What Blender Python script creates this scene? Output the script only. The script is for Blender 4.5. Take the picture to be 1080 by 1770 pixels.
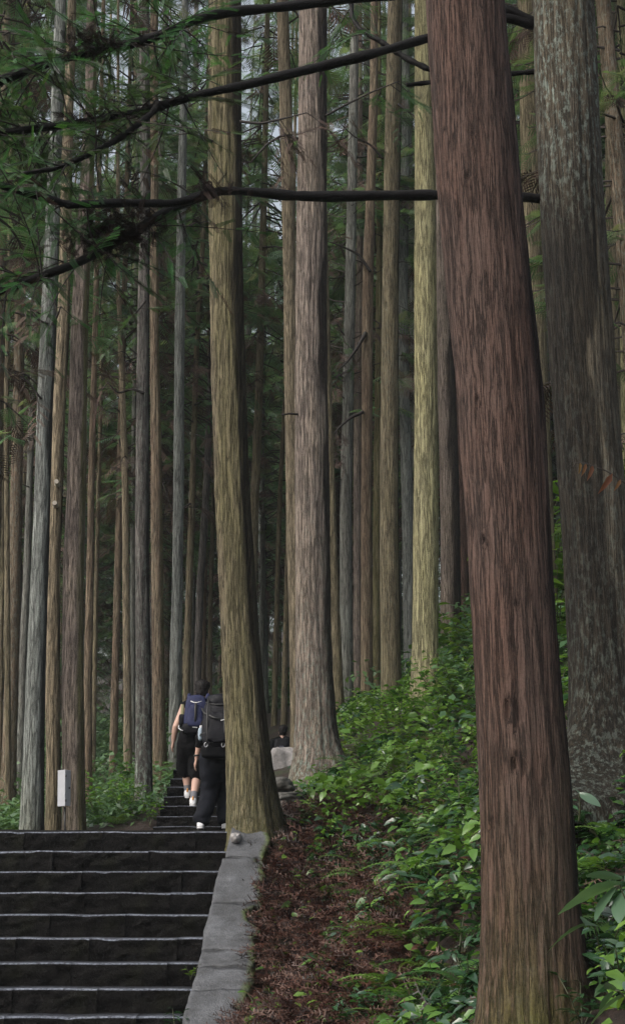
import bpy, math, random
import numpy as np
from mathutils import Vector, Matrix

# ------------------------------------------------------------------ camera, sky, sun, exposure
for _o in list(bpy.data.objects):
    bpy.data.objects.remove(_o)
SC = bpy.context.scene
COL = SC.collection
RNG = np.random.default_rng(11)
random.seed(5)

FPX = 2500.0                       # focal length in photo pixels (photo is 1080 x 1770)
CAMZ = 1.6
PITCH = math.atan((1500 - 885) / FPX)
cam_d = bpy.data.cameras.new('camera')
cam = bpy.data.objects.new('camera', cam_d)
COL.objects.link(cam)
cam_d.sensor_fit = 'VERTICAL'
cam_d.sensor_height = 36.0
cam_d.lens = 36.0 * FPX / 1770.0
cam_d.clip_end = 2000
cam_d.clip_start = 0.05
cam.location = (0, 0, CAMZ)
cam.rotation_euler = (math.pi / 2 + PITCH, 0, 0)
SC.camera = cam

world = bpy.data.worlds.new('World')
SC.world = world
world.use_nodes = True
wn = world.node_tree.nodes
wl = world.node_tree.links
wn.clear()
sky = wn.new('ShaderNodeTexSky')
sky.sky_type = 'NISHITA'
sky.sun_disc = False
SUN_EL, SUN_AZ = math.radians(44), math.radians(238)     # high, over the viewer's left shoulder
sky.sun_elevation = SUN_EL
sky.sun_rotation = SUN_AZ
sky.air_density = 1.6
sky.dust_density = 6.0
hs = wn.new('ShaderNodeHueSaturation')
hs.inputs['Saturation'].default_value = 0.45
bg = wn.new('ShaderNodeBackground')
bg.inputs['Strength'].default_value = 0.15
wo = wn.new('ShaderNodeOutputWorld')
wl.new(sky.outputs[0], hs.inputs['Color'])
wl.new(hs.outputs[0], bg.inputs[0])
wl.new(bg.outputs[0], wo.inputs[0])

sun_d = bpy.data.lights.new('sun', 'SUN')
sun = bpy.data.objects.new('sun', sun_d)
COL.objects.link(sun)
sun_d.energy = 1.25
sun_d.angle = math.radians(60)
sun_d.color = (1.0, 0.97, 0.93)
_sd = Vector((math.sin(SUN_AZ) * math.cos(SUN_EL), math.cos(SUN_AZ) * math.cos(SUN_EL), math.sin(SUN_EL)))
sun.rotation_euler = _sd.to_track_quat('Z', 'Y').to_euler()

vs = SC.view_settings
vs.view_transform = 'Standard'
vs.look = 'None'
vs.gamma = 1.0
vs.use_curve_mapping = False
vs.exposure = 0.52
SC.render.engine = 'CYCLES'
cy = SC.cycles
cy.use_denoising = True
cy.denoising_prefilter = 'NONE'
cy.max_bounces = 6
cy.diffuse_bounces = 3
cy.glossy_bounces = 2
cy.transmission_bounces = 3
cy.transparent_max_bounces = 4
cy.caustics_reflective = False
cy.caustics_refractive = False

# ------------------------------------------------------------------ helpers
CT, ST = math.cos(PITCH), math.sin(PITCH)


def P(px, py, d):
    """photo pixel + forward distance -> world point"""
    xc = (px - 540) / FPX
    yc = (885 - py) / FPX
    ry = CT - ST * yc
    rz = ST + CT * yc
    s = d / ry
    return np.array((xc * s, d, CAMZ + rz * s))


def depth_of(p):
    return p[1] * CT + (p[2] - CAMZ) * ST


def pix(p):
    """world (n,3) -> photo pixel"""
    p = np.atleast_2d(p)
    dep = p[:, 1] * CT + (p[:, 2] - CAMZ) * ST
    up = -p[:, 1] * ST + (p[:, 2] - CAMZ) * CT
    return 540 + FPX * p[:, 0] / dep, 885 - FPX * up / dep


def _hash(ix, iy, iz):
    h = (ix.astype(np.int64) * 374761393 + iy.astype(np.int64) * 668265263 + iz.astype(np.int64) * 1274126177) & 0xffffffff
    h = ((h ^ (h >> 13)) * 1103515245) & 0xffffffff
    h = ((h ^ (h >> 16)) * 2246822519) & 0xffffffff
    return ((h ^ (h >> 15)) & 0xffffff) / float(0xffffff) * 2 - 1


def vnoise(p):
    p = np.asarray(p, float)
    i = np.floor(p).astype(np.int64)
    f = p - i
    u = f * f * (3 - 2 * f)
    r = 0
    for dx in (0, 1):
        wx = u[:, 0] if dx else 1 - u[:, 0]
        for dy in (0, 1):
            wy = u[:, 1] if dy else 1 - u[:, 1]
            for dz in (0, 1):
                wz = u[:, 2] if dz else 1 - u[:, 2]
                r = r + wx * wy * wz * _hash(i[:, 0] + dx, i[:, 1] + dy, i[:, 2] + dz)
    return r


def fbm(p, octv=3):
    a, s, r = 1.0, 1.0, 0
    for k in range(octv):
        r = r + a * vnoise(np.asarray(p) * s + 17.3 * k)
        a *= .5
        s *= 2.03
    return r


def smooth(a, b, x):
    t = np.clip((x - a) / (b - a), 0, 1)
    return t * t * (3 - 2 * t)


def fastmesh(name, V, faces, shade=True, attrs=None):
    """faces: list of (m,k) int arrays"""
    V = np.asarray(V, np.float32)
    me = bpy.data.meshes.new(name)
    me.vertices.add(len(V))
    me.vertices.foreach_set('co', V.ravel())
    loops, starts, n = [], [], 0
    for f in faces:
        f = np.asarray(f, np.int32)
        if not len(f):
            continue
        loops.append(f.ravel())
        starts.append(n + np.arange(len(f), dtype=np.int32) * f.shape[1])
        n += f.size
    loops = np.concatenate(loops)
    starts = np.concatenate(starts)
    me.loops.add(len(loops))
    me.loops.foreach_set('vertex_index', loops)
    me.polygons.add(len(starts))
    me.polygons.foreach_set('loop_start', starts)
    me.polygons.foreach_set('use_smooth', np.full(len(starts), bool(shade)))
    if attrs:
        for k, a in attrs.items():
            a = np.asarray(a, np.float32)
            if a.ndim == 1:
                me.attributes.new(k, 'FLOAT', 'POINT').data.foreach_set('value', a)
            else:
                c = np.ones((len(a), 4), np.float32)
                c[:, :3] = a
                me.attributes.new(k, 'FLOAT_COLOR', 'POINT').data.foreach_set('color', c.ravel())
    me.update(calc_edges=True)
    me.validate()
    return me


class Acc:
    """collects vertices and faces of several shapes for one mesh"""
    def __init__(s):
        s.V, s.F, s.R, s.n = [], {}, [], 0

    def add(s, V, faces, rnd=None):
        V = np.asarray(V, float)
        for f in faces:
            f = np.asarray(f, np.int64)
            if len(f):
                s.F.setdefault(f.shape[1], []).append(f + s.n)
        s.V.append(V)
        s.R.append(np.full(len(V), 0.5) if rnd is None else np.broadcast_to(rnd, (len(V),)))
        s.n += len(V)

    def mesh(s, name, shade=True):
        return fastmesh(name, np.concatenate(s.V), [np.concatenate(v) for v in s.F.values()], shade,
                        {'rnd': np.concatenate(s.R)})


def link(name, data, mat=None, parent=None, loc=None):
    o = bpy.data.objects.new(name, data)
    COL.objects.link(o)
    if mat is not None and data is not None and hasattr(data, 'materials'):
        if not len(data.materials):
            data.materials.append(mat)
    if parent is not None:
        o.parent = parent
    if loc is not None:
        o.location = loc
    return o


def tag(o, label=None, cat=None, group=None, kind=None):
    for k, v in (('label', label), ('category', cat), ('group', group), ('kind', kind)):
        if v:
            o[k] = v
    return o


def thing(name, label, cat, loc=(0, 0, 0), group=None):
    return tag(link(name, None, loc=tuple(loc)), label, cat, group)


def tube(pts, rad, n=6, cap=True):
    pts = np.asarray(pts, float)
    rad = np.broadcast_to(np.asarray(rad, float), (len(pts),))
    t = np.gradient(pts, axis=0)
    t /= np.linalg.norm(t, axis=1)[:, None] + 1e-9
    ref = np.array((0.13, 0.2, 1.0)) if abs(t[0][2]) < .8 else np.array((1.0, .1, .05))
    a = np.cross(t, ref)
    a /= np.linalg.norm(a, axis=1)[:, None] + 1e-9
    b = np.cross(t, a)
    th = np.linspace(0, 2 * np.pi, n, endpoint=False)
    V = pts[:, None] + rad[:, None, None] * (a[:, None] * np.cos(th)[None, :, None] + b[:, None] * np.sin(th)[None, :, None])
    m = len(pts)
    i = np.arange(m - 1)[:, None] * n
    j = np.arange(n)[None]
    j2 = (j + 1) % n
    F = np.stack([i + j, i + j2, i + n + j2, i + n + j], -1).reshape(-1, 4)
    fs = [F]
    if cap:
        fs.append(np.array([np.arange(n)[::-1]]))
        fs.append(np.array([np.arange(n) + (m - 1) * n]))
    return V.reshape(-1, 3), fs


def stamp(tv, tf, pos, ax, nrm, sl, sw, acc, rnd=None):
    """copies a template (u along, v across, w normal) to many places, adds to acc"""
    pos = np.asarray(pos, float)
    n = len(pos)
    if n == 0:
        return
    ax = np.asarray(ax, float)
    ax = ax / (np.linalg.norm(ax, axis=1)[:, None] + 1e-9)
    nrm = np.asarray(nrm, float)
    side = np.cross(nrm, ax)
    side /= np.linalg.norm(side, axis=1)[:, None] + 1e-9
    nn = np.cross(ax, side)
    sl = np.broadcast_to(np.asarray(sl, float), (n,))
    sw = np.broadcast_to(np.asarray(sw, float), (n,))
    V = (pos[:, None] + tv[None, :, 0:1] * (ax * sl[:, None])[:, None] + tv[None, :, 1:2] * (side * sw[:, None])[:, None]
         + tv[None, :, 2:3] * (nn * sl[:, None])[:, None]).reshape(-1, 3)
    k = len(tv)
    off = (np.arange(n) * k)[:, None, None]
    fs = [(np.asarray(f)[None] + off).reshape(-1, np.asarray(f).shape[1]) for f in tf]
    if rnd is None:
        rnd = RNG.random(n)
    acc.add(V, fs, np.repeat(rnd, k))


def grid_faces(nu, nv, closed_v=False):
    i = np.arange(nu - 1)[:, None]
    j = np.arange(nv if closed_v else nv - 1)[None]
    j2 = (j + 1) % nv
    return np.stack([i * nv + j, i * nv + j2, (i + 1) * nv + j2, (i + 1) * nv + j], -1).reshape(-1, 4)


# leaf templates
LEAF_V = np.array([(0, 0, 0), (.33, 0, .02), (.7, 0, -.05), (1, 0, -.17), (.3, .5, .07), (.68, .36, 0), (.3, -.5, .07), (.68, -.36, 0)], float)
LEAF_F = [np.array([(0, 6, 1), (0, 1, 4), (2, 7, 3), (2, 3, 5)]), np.array([(1, 6, 7, 2), (1, 2, 5, 4)])]
QLEAF_V = np.array([(0, 0, 0), (.45, .5, .05), (1, 0, -.12), (.45, -.5, .05)], float)
QLEAF_F = [np.array([(0, 3, 2, 1)])]


def spray_template(nn=9, spread=.38):
    """a flat feathery spray of narrow blades"""
    V, F = [], []

    def blade(p, q, w, z):
        k = len(V)
        p, q = np.array(p), np.array(q)
        d = q - p
        s = np.array((-d[1], d[0])) / (np.hypot(*d) + 1e-9) * w
        V.extend([(p[0], p[1], z), (*(p * .55 + q * .45 + s), z - .03), (*q, z - .1), (*(p * .55 + q * .45 - s), z - .03)])
        F.append((k, k + 3, k + 2, k + 1))
    blade((0, 0), (1, 0), .022, 0)
    for i in range(nn):
        u = .1 + .82 * i / nn
        for s in (-1, 1):
            L = spread * (1 - .75 * u) + .05
            blade((u, 0), (u + L * .75, s * L), .02, -.06 * u)
    return np.array(V, float), [np.array(F)]


SPRAY_V, SPRAY_F = spray_template()


def needle_template(n=20, full=True):
    """a fir-like shoot: thin stem with two ranks of needles and a few upright ones"""
    V, F = [], []
    V += [(0, .009, 0), (1, .003, -.06), (1, -.003, -.06), (0, -.009, 0)]
    F.append((0, 3, 2, 1))
    for i in range(n):
        u = .06 + .94 * i / n
        L = .17 * (1 - .45 * u)
        for s in (-1, 1):
            k = len(V)
            w = .03 if not full else .0065
            z = -.06 * u * u
            V += [(u - w, 0, z), (u + w, 0, z), (u + .07 + L * .35, s * L, z + .015), (u + .05 + L * .3, s * L, z + .015)]
            F.append((k, k + 1, k + 2, k + 3) if s < 0 else (k + 3, k + 2, k + 1, k))
        if full and i % 2 == 0:
            k = len(V)
            V += [(u - .01, 0, -.06 * u * u), (u + .012, 0, -.06 * u * u), (u + .1, .01, L * .8), (u + .085, .01, L * .8)]
            F.append((k, k + 1, k + 2, k + 3))
    return np.array(V, float), [np.array(F)]


NEED_V, NEED_F = needle_template(26)


def litter_template(seed):
    """a broken dead shoot: bent stem, ragged needles, some missing"""
    rg = np.random.default_rng(seed)
    V, F = [], []
    bend = rg.uniform(-.35, .35)
    c = lambda u: (u, bend * u * u, .05 * math.sin(u * 3))
    for a, b in ((0, .35), (.35, .7), (.7, 1.0)):
        k = len(V)
        p, q = c(a), c(b)
        V += [(p[0], p[1] + .014, p[2]), (q[0], q[1] + .01, q[2]), (q[0], q[1] - .01, q[2]), (p[0], p[1] - .014, p[2])]
        F.append((k, k + 3, k + 2, k + 1))
    for i in range(16):
        if rg.random() < .3:
            continue
        u = rg.uniform(.03, .97)
        s = rg.choice((-1, 1))
        L = rg.uniform(.05, .26) * (1.1 - .5 * u)
        sl = rg.uniform(-.1, .9) * L
        p = c(u)
        w = rg.uniform(.012, .03)
        z = rg.uniform(-.03, .07)
        k = len(V)
        V += [(p[0] - w, p[1], p[2]), (p[0] + w, p[1], p[2]), (p[0] + sl + w * .5, p[1] + s * L, p[2] + z), (p[0] + sl - w * .5, p[1] + s * L, p[2] + z)]
        F.append((k, k + 1, k + 2, k + 3) if s < 0 else (k + 3, k + 2, k + 1, k))
    return np.array(V, float), [np.array(F)]


LITS = [litter_template(900 + i) for i in range(7)]


def fern_template(n=16):
    V, F = [], []
    us = np.linspace(0, 1, n)
    arch = lambda u: .55 * u - .75 * u * u

    k = 0
    V += [(0, .012, 0), (.5, .009, arch(.5)), (1, .002, arch(1)), (1, -.002, arch(1)), (.5, -.009, arch(.5)), (0, -.012, 0)]
    F += [(0, 5, 4, 1), (1, 4, 3, 2)]
    for i, u in enumerate(us[1:]):
        L = .27 * math.sin(math.pi * min(1, (u * .8 + .17))) + .012
        for s in (-1, 1):
            k = len(V)
            z = arch(u)
            w = .021
            V += [(u - w, 0, z), (u + .06, s * L * .5, z + .012), (u + .1, s * L, z - .04), (u + .055 - w * 2, s * L * .55, z + .012)]
            F.append((k, k + 1, k + 2, k + 3) if s < 0 else (k + 3, k + 2, k + 1, k))
    return np.array(V, float), [np.array(F)]


FERN_V, FERN_F = fern_template()


# ------------------------------------------------------------------ materials
def new_mat(name):
    m = bpy.data.materials.new(name)
    m.use_nodes = True
    nt = m.node_tree
    b = nt.nodes['Principled BSDF']
    return m, nt, b


def N(nt, typ, **kw):
    n = nt.nodes.new(typ)
    for k, v in kw.items():
        if k in n.inputs:
            n.inputs[k].default_value = v
        else:
            setattr(n, k, v)
    return n


def noise(nt, vec, scale, detail=4, rough=.6, mapping=None):
    if mapping is not None:
        mp = N(nt, 'ShaderNodeMapping')
        mp.inputs['Scale'].default_value = mapping
        nt.links.new(vec, mp.inputs[0])
        vec = mp.outputs[0]
    t = N(nt, 'ShaderNodeTexNoise', Scale=scale, Detail=detail, Roughness=rough)
    nt.links.new(vec, t.inputs['Vector'])
    return t.outputs['Fac']


def ramp(nt, fac, stops):
    r = N(nt, 'ShaderNodeValToRGB')
    el = r.color_ramp.elements
    while len(el) > 1:
        el.remove(el[-1])
    el[0].position = stops[0][0]
    c = stops[0][1]
    el[0].color = (*c, 1) if isinstance(c, tuple) else (c, c, c, 1)
    for p, c in stops[1:]:
        e = el.new(p)
        e.color = (*c, 1) if isinstance(c, tuple) else (c, c, c, 1)
    nt.links.new(fac, r.inputs[0])
    return r.outputs[0]


def mixc(nt, fac, a, b, mode='MIX'):
    m = N(nt, 'ShaderNodeMix', data_type='RGBA', blend_type=mode)
    for s, v in ((m.inputs[0], fac), (m.inputs[6], a), (m.inputs[7], b)):
        if isinstance(v, (int, float)):
            s.default_value = v
        elif isinstance(v, tuple):
            s.default_value = (*v, 1)
        else:
            nt.links.new(v, s)
    return m.outputs[2]


def mth(nt, op, a, b=None):
    m = N(nt, 'ShaderNodeMath', operation=op)
    for s, v in zip(m.inputs, (a, b)):
        if v is None:
            continue
        if isinstance(v, (int, float)):
            s.default_value = v
        else:
            nt.links.new(v, s)
    return m.outputs[0]


def bump(nt, b, h, strength=.5, dist=.01):
    n = N(nt, 'ShaderNodeBump', Strength=strength, Distance=dist)
    nt.links.new(h, n.inputs['Height'])
    nt.links.new(n.outputs[0], b.inputs['Normal'])


def bark_mat(name, dark, mid, light, patch, patch_amt=.5, moss=(.10, .105, .022), lich=(.30, .36, .31), fine=1.0):
    m, nt, b = new_mat(name)
    tc = N(nt, 'ShaderNodeTexCoord').outputs['Object']
    oi = N(nt, 'ShaderNodeObjectInfo').outputs['Random']
    av = N(nt, 'ShaderNodeVectorMath', operation='ADD')
    nt.links.new(tc, av.inputs[0])
    sc = N(nt, 'ShaderNodeVectorMath', operation='SCALE')
    sc.inputs[0].default_value = (7.1, 3.3, 9.7)
    nt.links.new(oi, sc.inputs['Scale'])
    nt.links.new(sc.outputs[0], av.inputs[1])
    v = av.outputs[0]
    wv = N(nt, 'ShaderNodeTexNoise', Scale=1.0, Detail=2)
    mpw = N(nt, 'ShaderNodeMapping')
    mpw.inputs['Scale'].default_value = (5, 5, 1.5)
    nt.links.new(v, mpw.inputs[0])
    nt.links.new(mpw.outputs[0], wv.inputs['Vector'])
    wsc = N(nt, 'ShaderNodeVectorMath', operation='SCALE')
    wsc.inputs['Scale'].default_value = .035
    nt.links.new(wv.outputs['Color'], wsc.inputs[0])
    wad = N(nt, 'ShaderNodeVectorMath', operation='ADD')
    nt.links.new(v, wad.inputs[0])
    nt.links.new(wsc.outputs[0], wad.inputs[1])
    v = wad.outputs[0]
    n1 = noise(nt, v, 1, 5, .65, (32 * fine, 32 * fine, 1.5))
    n2 = noise(nt, v, 1, 6, .72, (140 * fine, 140 * fine, 6))
    n3 = noise(nt, v, 1, 4, .65, (3.2, 3.2, .9))
    n4 = noise(nt, v, 70, 4, .7)
    n6 = noise(nt, v, 1, 3, .6, (60 * fine, 60 * fine, 2.6))
    crk = ramp(nt, mth(nt, 'ABSOLUTE', mth(nt, 'SUBTRACT', n1, .5)), [(0.0, 0.0), (.018, .4), (.055, 1.0)])
    crk2 = ramp(nt, mth(nt, 'ABSOLUTE', mth(nt, 'SUBTRACT', n6, .47)), [(0.0, .25), (.03, .8), (.06, 1.0)])
    c = ramp(nt, n2, [(.14, dark), (.38, mid), (.62, mid), (.88, light)])
    c = mixc(nt, mth(nt, 'MULTIPLY', ramp(nt, n3, [(.4, 0.0), (.62, 1.0)]), patch_amt), c, mixc(nt, 1.0, patch, ramp(nt, n2, [(.3, .45), (.5, 1.0), (.7, 1.35)]), 'MULTIPLY'))
    c = mixc(nt, .7, c, crk, 'MULTIPLY')
    c = mixc(nt, .45, c, crk2, 'MULTIPLY')
    c = mixc(nt, .5, c, ramp(nt, n4, [(.3, .5), (.6, 1.15)]), 'MULTIPLY')
    c = mixc(nt, .6, c, ramp(nt, n3, [(.25, .6), (.5, 1.0), (.75, 1.3)]), 'MULTIPLY')
    at = N(nt, 'ShaderNodeAttribute', attribute_name='mask')
    sp = N(nt, 'ShaderNodeSeparateColor')
    nt.links.new(at.outputs['Color'], sp.inputs[0])
    mossf = mth(nt, 'MULTIPLY', sp.outputs[1], ramp(nt, n1, [(.3, .25), (.6, 1.0)]))
    c = mixc(nt, mossf, c, mixc(nt, .8, moss, ramp(nt, n4, [(.3, .5), (.7, 1.4)]), 'MULTIPLY'))
    c = mixc(nt, mth(nt, 'MULTIPLY', sp.outputs[0], .95), c, mixc(nt, 1.0, c, (.20, .19, .19), 'MULTIPLY'))  # darkens damp bark, knots and the painted side shade
    n5 = noise(nt, v, 1, 5, .75, (26, 26, 11))
    lf = mth(nt, 'MULTIPLY', sp.outputs[2], ramp(nt, n5, [(.5, 0.0), (.6, 1.0)]))
    c = mixc(nt, mth(nt, 'MULTIPLY', lf, mth(nt, 'SUBTRACT', 1.0, mth(nt, 'MULTIPLY', sp.outputs[0], .55))), c, lich)
    vv = mth(nt, 'ADD', mth(nt, 'MULTIPLY', oi, .3), .85)
    hv = N(nt, 'ShaderNodeHueSaturation')
    nt.links.new(vv, hv.inputs['Value'])
    nt.links.new(c, hv.inputs['Color'])
    nt.links.new(hv.outputs[0], b.inputs['Base Color'])
    b.inputs['Roughness'].default_value = .85
    b.inputs['Specular IOR Level'].default_value = .25
    bump(nt, b, mth(nt, 'ADD', mth(nt, 'ADD', crk, mth(nt, 'MULTIPLY', crk2, .5)), mth(nt, 'MULTIPLY', n2, 1.2)), 1.0, .012)
    return m


BARK = {
    'red': bark_mat('bark_red', (.076, .047, .039), (.134, .087, .072), (.23, .17, .147), (.119, .063, .046), .6, lich=(.2, .2, .16)),
    'dark': bark_mat('bark_dark', (.035, .03, .025), (.135, .115, .088), (.235, .21, .17), (.15, .12, .075), .5, lich=(.27, .32, .28)),
    'umber': bark_mat('bark_umber', (.06, .047, .03), (.205, .17, .112), (.34, .30, .22), (.185, .165, .085), .6),
    'olive': bark_mat('bark_olive', (.09, .07, .045), (.27, .225, .15), (.43, .38, .28), (.23, .20, .115), .5),
    'pink': bark_mat('bark_pink', (.10, .075, .065), (.29, .235, .205), (.46, .41, .37), (.31, .255, .19), .45),
    'yellow': bark_mat('bark_yellow', (.19, .155, .085), (.40, .37, .22), (.53, .50, .33), (.38, .345, .17), .5),
    'grey': bark_mat('bark_grey', (.10, .095, .085), (.25, .245, .22), (.40, .40, .375), (.25, .27, .24), .6),
    'blue': bark_mat('bark_blue', (.10, .105, .10), (.255, .27, .255), (.40, .43, .415), (.24, .255, .235), .6),
    'tan': bark_mat('bark_tan', (.12, .09, .055), (.35, .29, .20), (.50, .45, .34), (.29, .23, .155), .5),
    'brown': bark_mat('bark_brown', (.07, .048, .034), (.235, .17, .12), (.37, .30, .23), (.24, .205, .14), .5),
    'black': bark_mat('bark_black', (.03, .028, .027), (.125, .115, .108), (.26, .25, .24), (.16, .14, .13), .5),
}


def leaf_mat(name, cols, rough=.4, trans=.25, spec=.5, hue_obj=.06):
    m, nt, b = new_mat(name)
    at = N(nt, 'ShaderNodeAttribute', attribute_name='rnd')
    stops = [(i / max(1, len(cols) - 1), c) for i, c in enumerate(cols)]
    c = ramp(nt, at.outputs['Fac'], stops)
    oi = N(nt, 'ShaderNodeObjectInfo').outputs['Random']
    hv = N(nt, 'ShaderNodeHueSaturation')
    nt.links.new(mth(nt, 'ADD', mth(nt, 'MULTIPLY', oi, hue_obj), .5 - hue_obj / 2), hv.inputs['Hue'])
    nt.links.new(mth(nt, 'ADD', mth(nt, 'MULTIPLY', oi, .4), .8), hv.inputs['Value'])
    nt.links.new(c, hv.inputs['Color'])
    c = hv.outputs[0]
    nt.links.new(c, b.inputs['Base Color'])
    b.inputs['Roughness'].default_value = rough
    b.inputs['Specular IOR Level'].default_value = spec
    if trans > 0:
        tr = N(nt, 'ShaderNodeBsdfTranslucent')
        nt.links.new(mixc(nt, 1.0, c, (1.3, 1.35, .7), 'MULTIPLY'), tr.inputs['Color'])
        ms = N(nt, 'ShaderNodeMixShader', Fac=trans)
        nt.links.new(b.outputs[0], ms.inputs[1])
        nt.links.new(tr.outputs[0], ms.inputs[2])
        nt.links.new(ms.outputs[0], nt.nodes['Material Output'].inputs[0])
    return m


M_NEEDLE = leaf_mat('needles_green', [(.018, .045, .018), (.036, .088, .026), (.065, .145, .038)], .5, .3)
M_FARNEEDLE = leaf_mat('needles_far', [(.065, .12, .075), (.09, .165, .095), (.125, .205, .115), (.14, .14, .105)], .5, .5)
M_DEAD = leaf_mat('needles_dead', [(.05, .038, .034), (.095, .066, .056), (.15, .10, .082)], .8, .12, .2, .02)
M_DEADDK = leaf_mat('needles_dead_dark', [(.012, .009, .008), (.03, .02, .016), (.07, .04, .03)], .8, .1, .2, .02)
M_LEAF = leaf_mat('leaf_green', [(.035, .085, .022), (.075, .155, .032), (.12, .22, .042), (.21, .32, .07)], .25, .3, .6, .03)
M_LEAFDK = leaf_mat('leaf_dark', [(.018, .05, .022), (.03, .08, .035), (.05, .10, .045)], .2, .2, .8, .03)
M_FERN = leaf_mat('fern_green', [(.045, .11, .025), (.085, .17, .035), (.13, .23, .05)], .4, .35, .4, .03)
M_SHRUBFAR = leaf_mat('shrub_far', [(.04, .085, .045), (.07, .14, .06), (.12, .21, .075)], .35, .25, .5)
M_LITTER = leaf_mat('litter', [(.006, .0035, .003), (.025, .011, .007), (.058, .024, .014), (.10, .045, .027), (.16, .105, .078)], .45, 0, .35, .02)
M_ORANGE = leaf_mat('dry_leaf', [(.17, .085, .035), (.22, .12, .055)], .6, .3, .3)
M_TWIG = None


def plain(name, col, rough=.6, bmp=0, scale=60, var=.25, spec=.5, metal=0):
    m, nt, b = new_mat(name)
    tc = N(nt, 'ShaderNodeTexCoord').outputs['Object']
    n1 = noise(nt, tc, scale, 5, .65)
    c = mixc(nt, 1.0, col, ramp(nt, n1, [(.25, 1 - var), (.75, 1 + var)]), 'MULTIPLY')
    nt.links.new(c, b.inputs['Base Color'])
    b.inputs['Roughness'].default_value = rough
    b.inputs['Specular IOR Level'].default_value = spec
    b.inputs['Metallic'].default_value = metal
    if bmp:
        bump(nt, b, n1, bmp, .006)
    return m


M_TWIG = plain('twig', (.022, .017, .015), .6, .6, 90, .5, .35)
M_WETBRANCH = plain('branch_wet', (.007, .006, .006), .55, 1.0, 55, .6, .15)
M_DEADTWIG = plain('dead_twig', (.06, .05, .045), .8, .4, 90, .4, .2)
M_STEM = plain('stem', (.05, .055, .025), .6, 0, 60, .4)


def ground_mat():
    m, nt, b = new_mat('forest_floor')
    tc = N(nt, 'ShaderNodeTexCoord').outputs['Object']
    n1 = noise(nt, tc, 22, 8, .75)
    n2 = noise(nt, tc, 2.2, 4, .6)
    n3 = noise(nt, tc, 90, 4, .7)
    c = ramp(nt, n1, [(.25, (.005, .004, .003)), (.45, (.018, .010, .007)), (.6, (.033, .017, .011)), (.8, (.06, .036, .024))])
    c = mixc(nt, ramp(nt, n2, [(.5, 0.0), (.68, .75)]), c, mixc(nt, 1.0, (.035, .05, .014), ramp(nt, n3, [(.3, .4), (.7, 1.5)]), 'MULTIPLY'))
    nt.links.new(c, b.inputs['Base Color'])
    b.inputs['Roughness'].default_value = .8
    bump(nt, b, mth(nt, 'ADD', n1, mth(nt, 'MULTIPLY', n3, .4)), 1.0, .03)
    return m


def stone_step_mat():
    m, nt, b = new_mat('wet_step_stone')
    tc = N(nt, 'ShaderNodeTexCoord').outputs['Object']
    oi = N(nt, 'ShaderNodeObjectInfo').outputs['Random']
    n1 = noise(nt, tc, 28, 7, .75)
    n2 = noise(nt, tc, 3, 4, .6)
    n3 = noise(nt, tc, 1, 4, .7, (70, 70, 22))
    c = ramp(nt, n1, [(.28, (.001, .001, .001)), (.5, (.006, .0055, .0055)), (.62, (.014, .0125, .012)), (.78, (.042, .038, .037))])
    c = mixc(nt, ramp(nt, n2, [(.52, 0.0), (.72, .5)]), c, (.012, .013, .006))
    at = N(nt, 'ShaderNodeAttribute', attribute_name='rnd')       # nosing rubbed pale, sky sheen painted in
    wear_sheen = mth(nt, 'MULTIPLY', at.outputs['Fac'], ramp(nt, n1, [(.38, .12), (.6, 1.0)]))
    c = mixc(nt, wear_sheen, c, (.33, .36, .44))
    c = mixc(nt, 1.0, c, ramp(nt, oi, [(0, .85), (1, 1.15)]), 'MULTIPLY')
    nt.links.new(c, b.inputs['Base Color'])
    nt.links.new(ramp(nt, n1, [(.3, .5), (.7, .8)]), b.inputs['Roughness'])
    b.inputs['Specular IOR Level'].default_value = .1
    bump(nt, b, mth(nt, 'ADD', n1, mth(nt, 'MULTIPLY', n3, 1.2)), 1.0, .03)
    return m


def coping_mat():
    m, nt, b = new_mat('coping_stone')
    tc = N(nt, 'ShaderNodeTexCoord').outputs['Object']
    oi = N(nt, 'ShaderNodeObjectInfo').outputs['Random']
    n1 = noise(nt, tc, 60, 6, .7)
    n2 = noise(nt, tc, 5, 5, .65)
    n3 = noise(nt, tc, 1, 5, .7, (6, 26, 8))
    c = ramp(nt, n2, [(.3, (.042, .043, .046)), (.55, (.085, .088, .096)), (.75, (.145, .15, .165))])
    c = mixc(nt, .7, c, ramp(nt, n1, [(.3, .55), (.65, 1.25)]), 'MULTIPLY')
    c = mixc(nt, .5, c, ramp(nt, n3, [(.35, .6), (.6, 1.1)]), 'MULTIPLY')
    at = N(nt, 'ShaderNodeAttribute', attribute_name='rnd')       # moss along the earth side
    mf = ramp(nt, mth(nt, 'ADD', at.outputs['Fac'], mth(nt, 'MULTIPLY', mth(nt, 'SUBTRACT', n2, .5), 1.2)), [(.66, 0.0), (1.0, .9)])
    c = mixc(nt, mf, c, mixc(nt, 1.0, (.07, .095, .02), ramp(nt, n1, [(.3, .5), (.7, 1.4)]), 'MULTIPLY'))
    nt.links.new(c, b.inputs['Base Color'])
    b.inputs['Roughness'].default_value = .5
    bump(nt, b, mth(nt, 'ADD', n1, n2), .9, .015)
    return m


M_GROUND = ground_mat()
M_STEP = stone_step_mat()
M_COPING = coping_mat()
M_ROCK = plain('boulder', (.26, .245, .24), .7, .8, 18, .45)
M_DARKROCK = plain('dark_rock', (.06, .057, .05), .65, .9, 22, .5)

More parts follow.
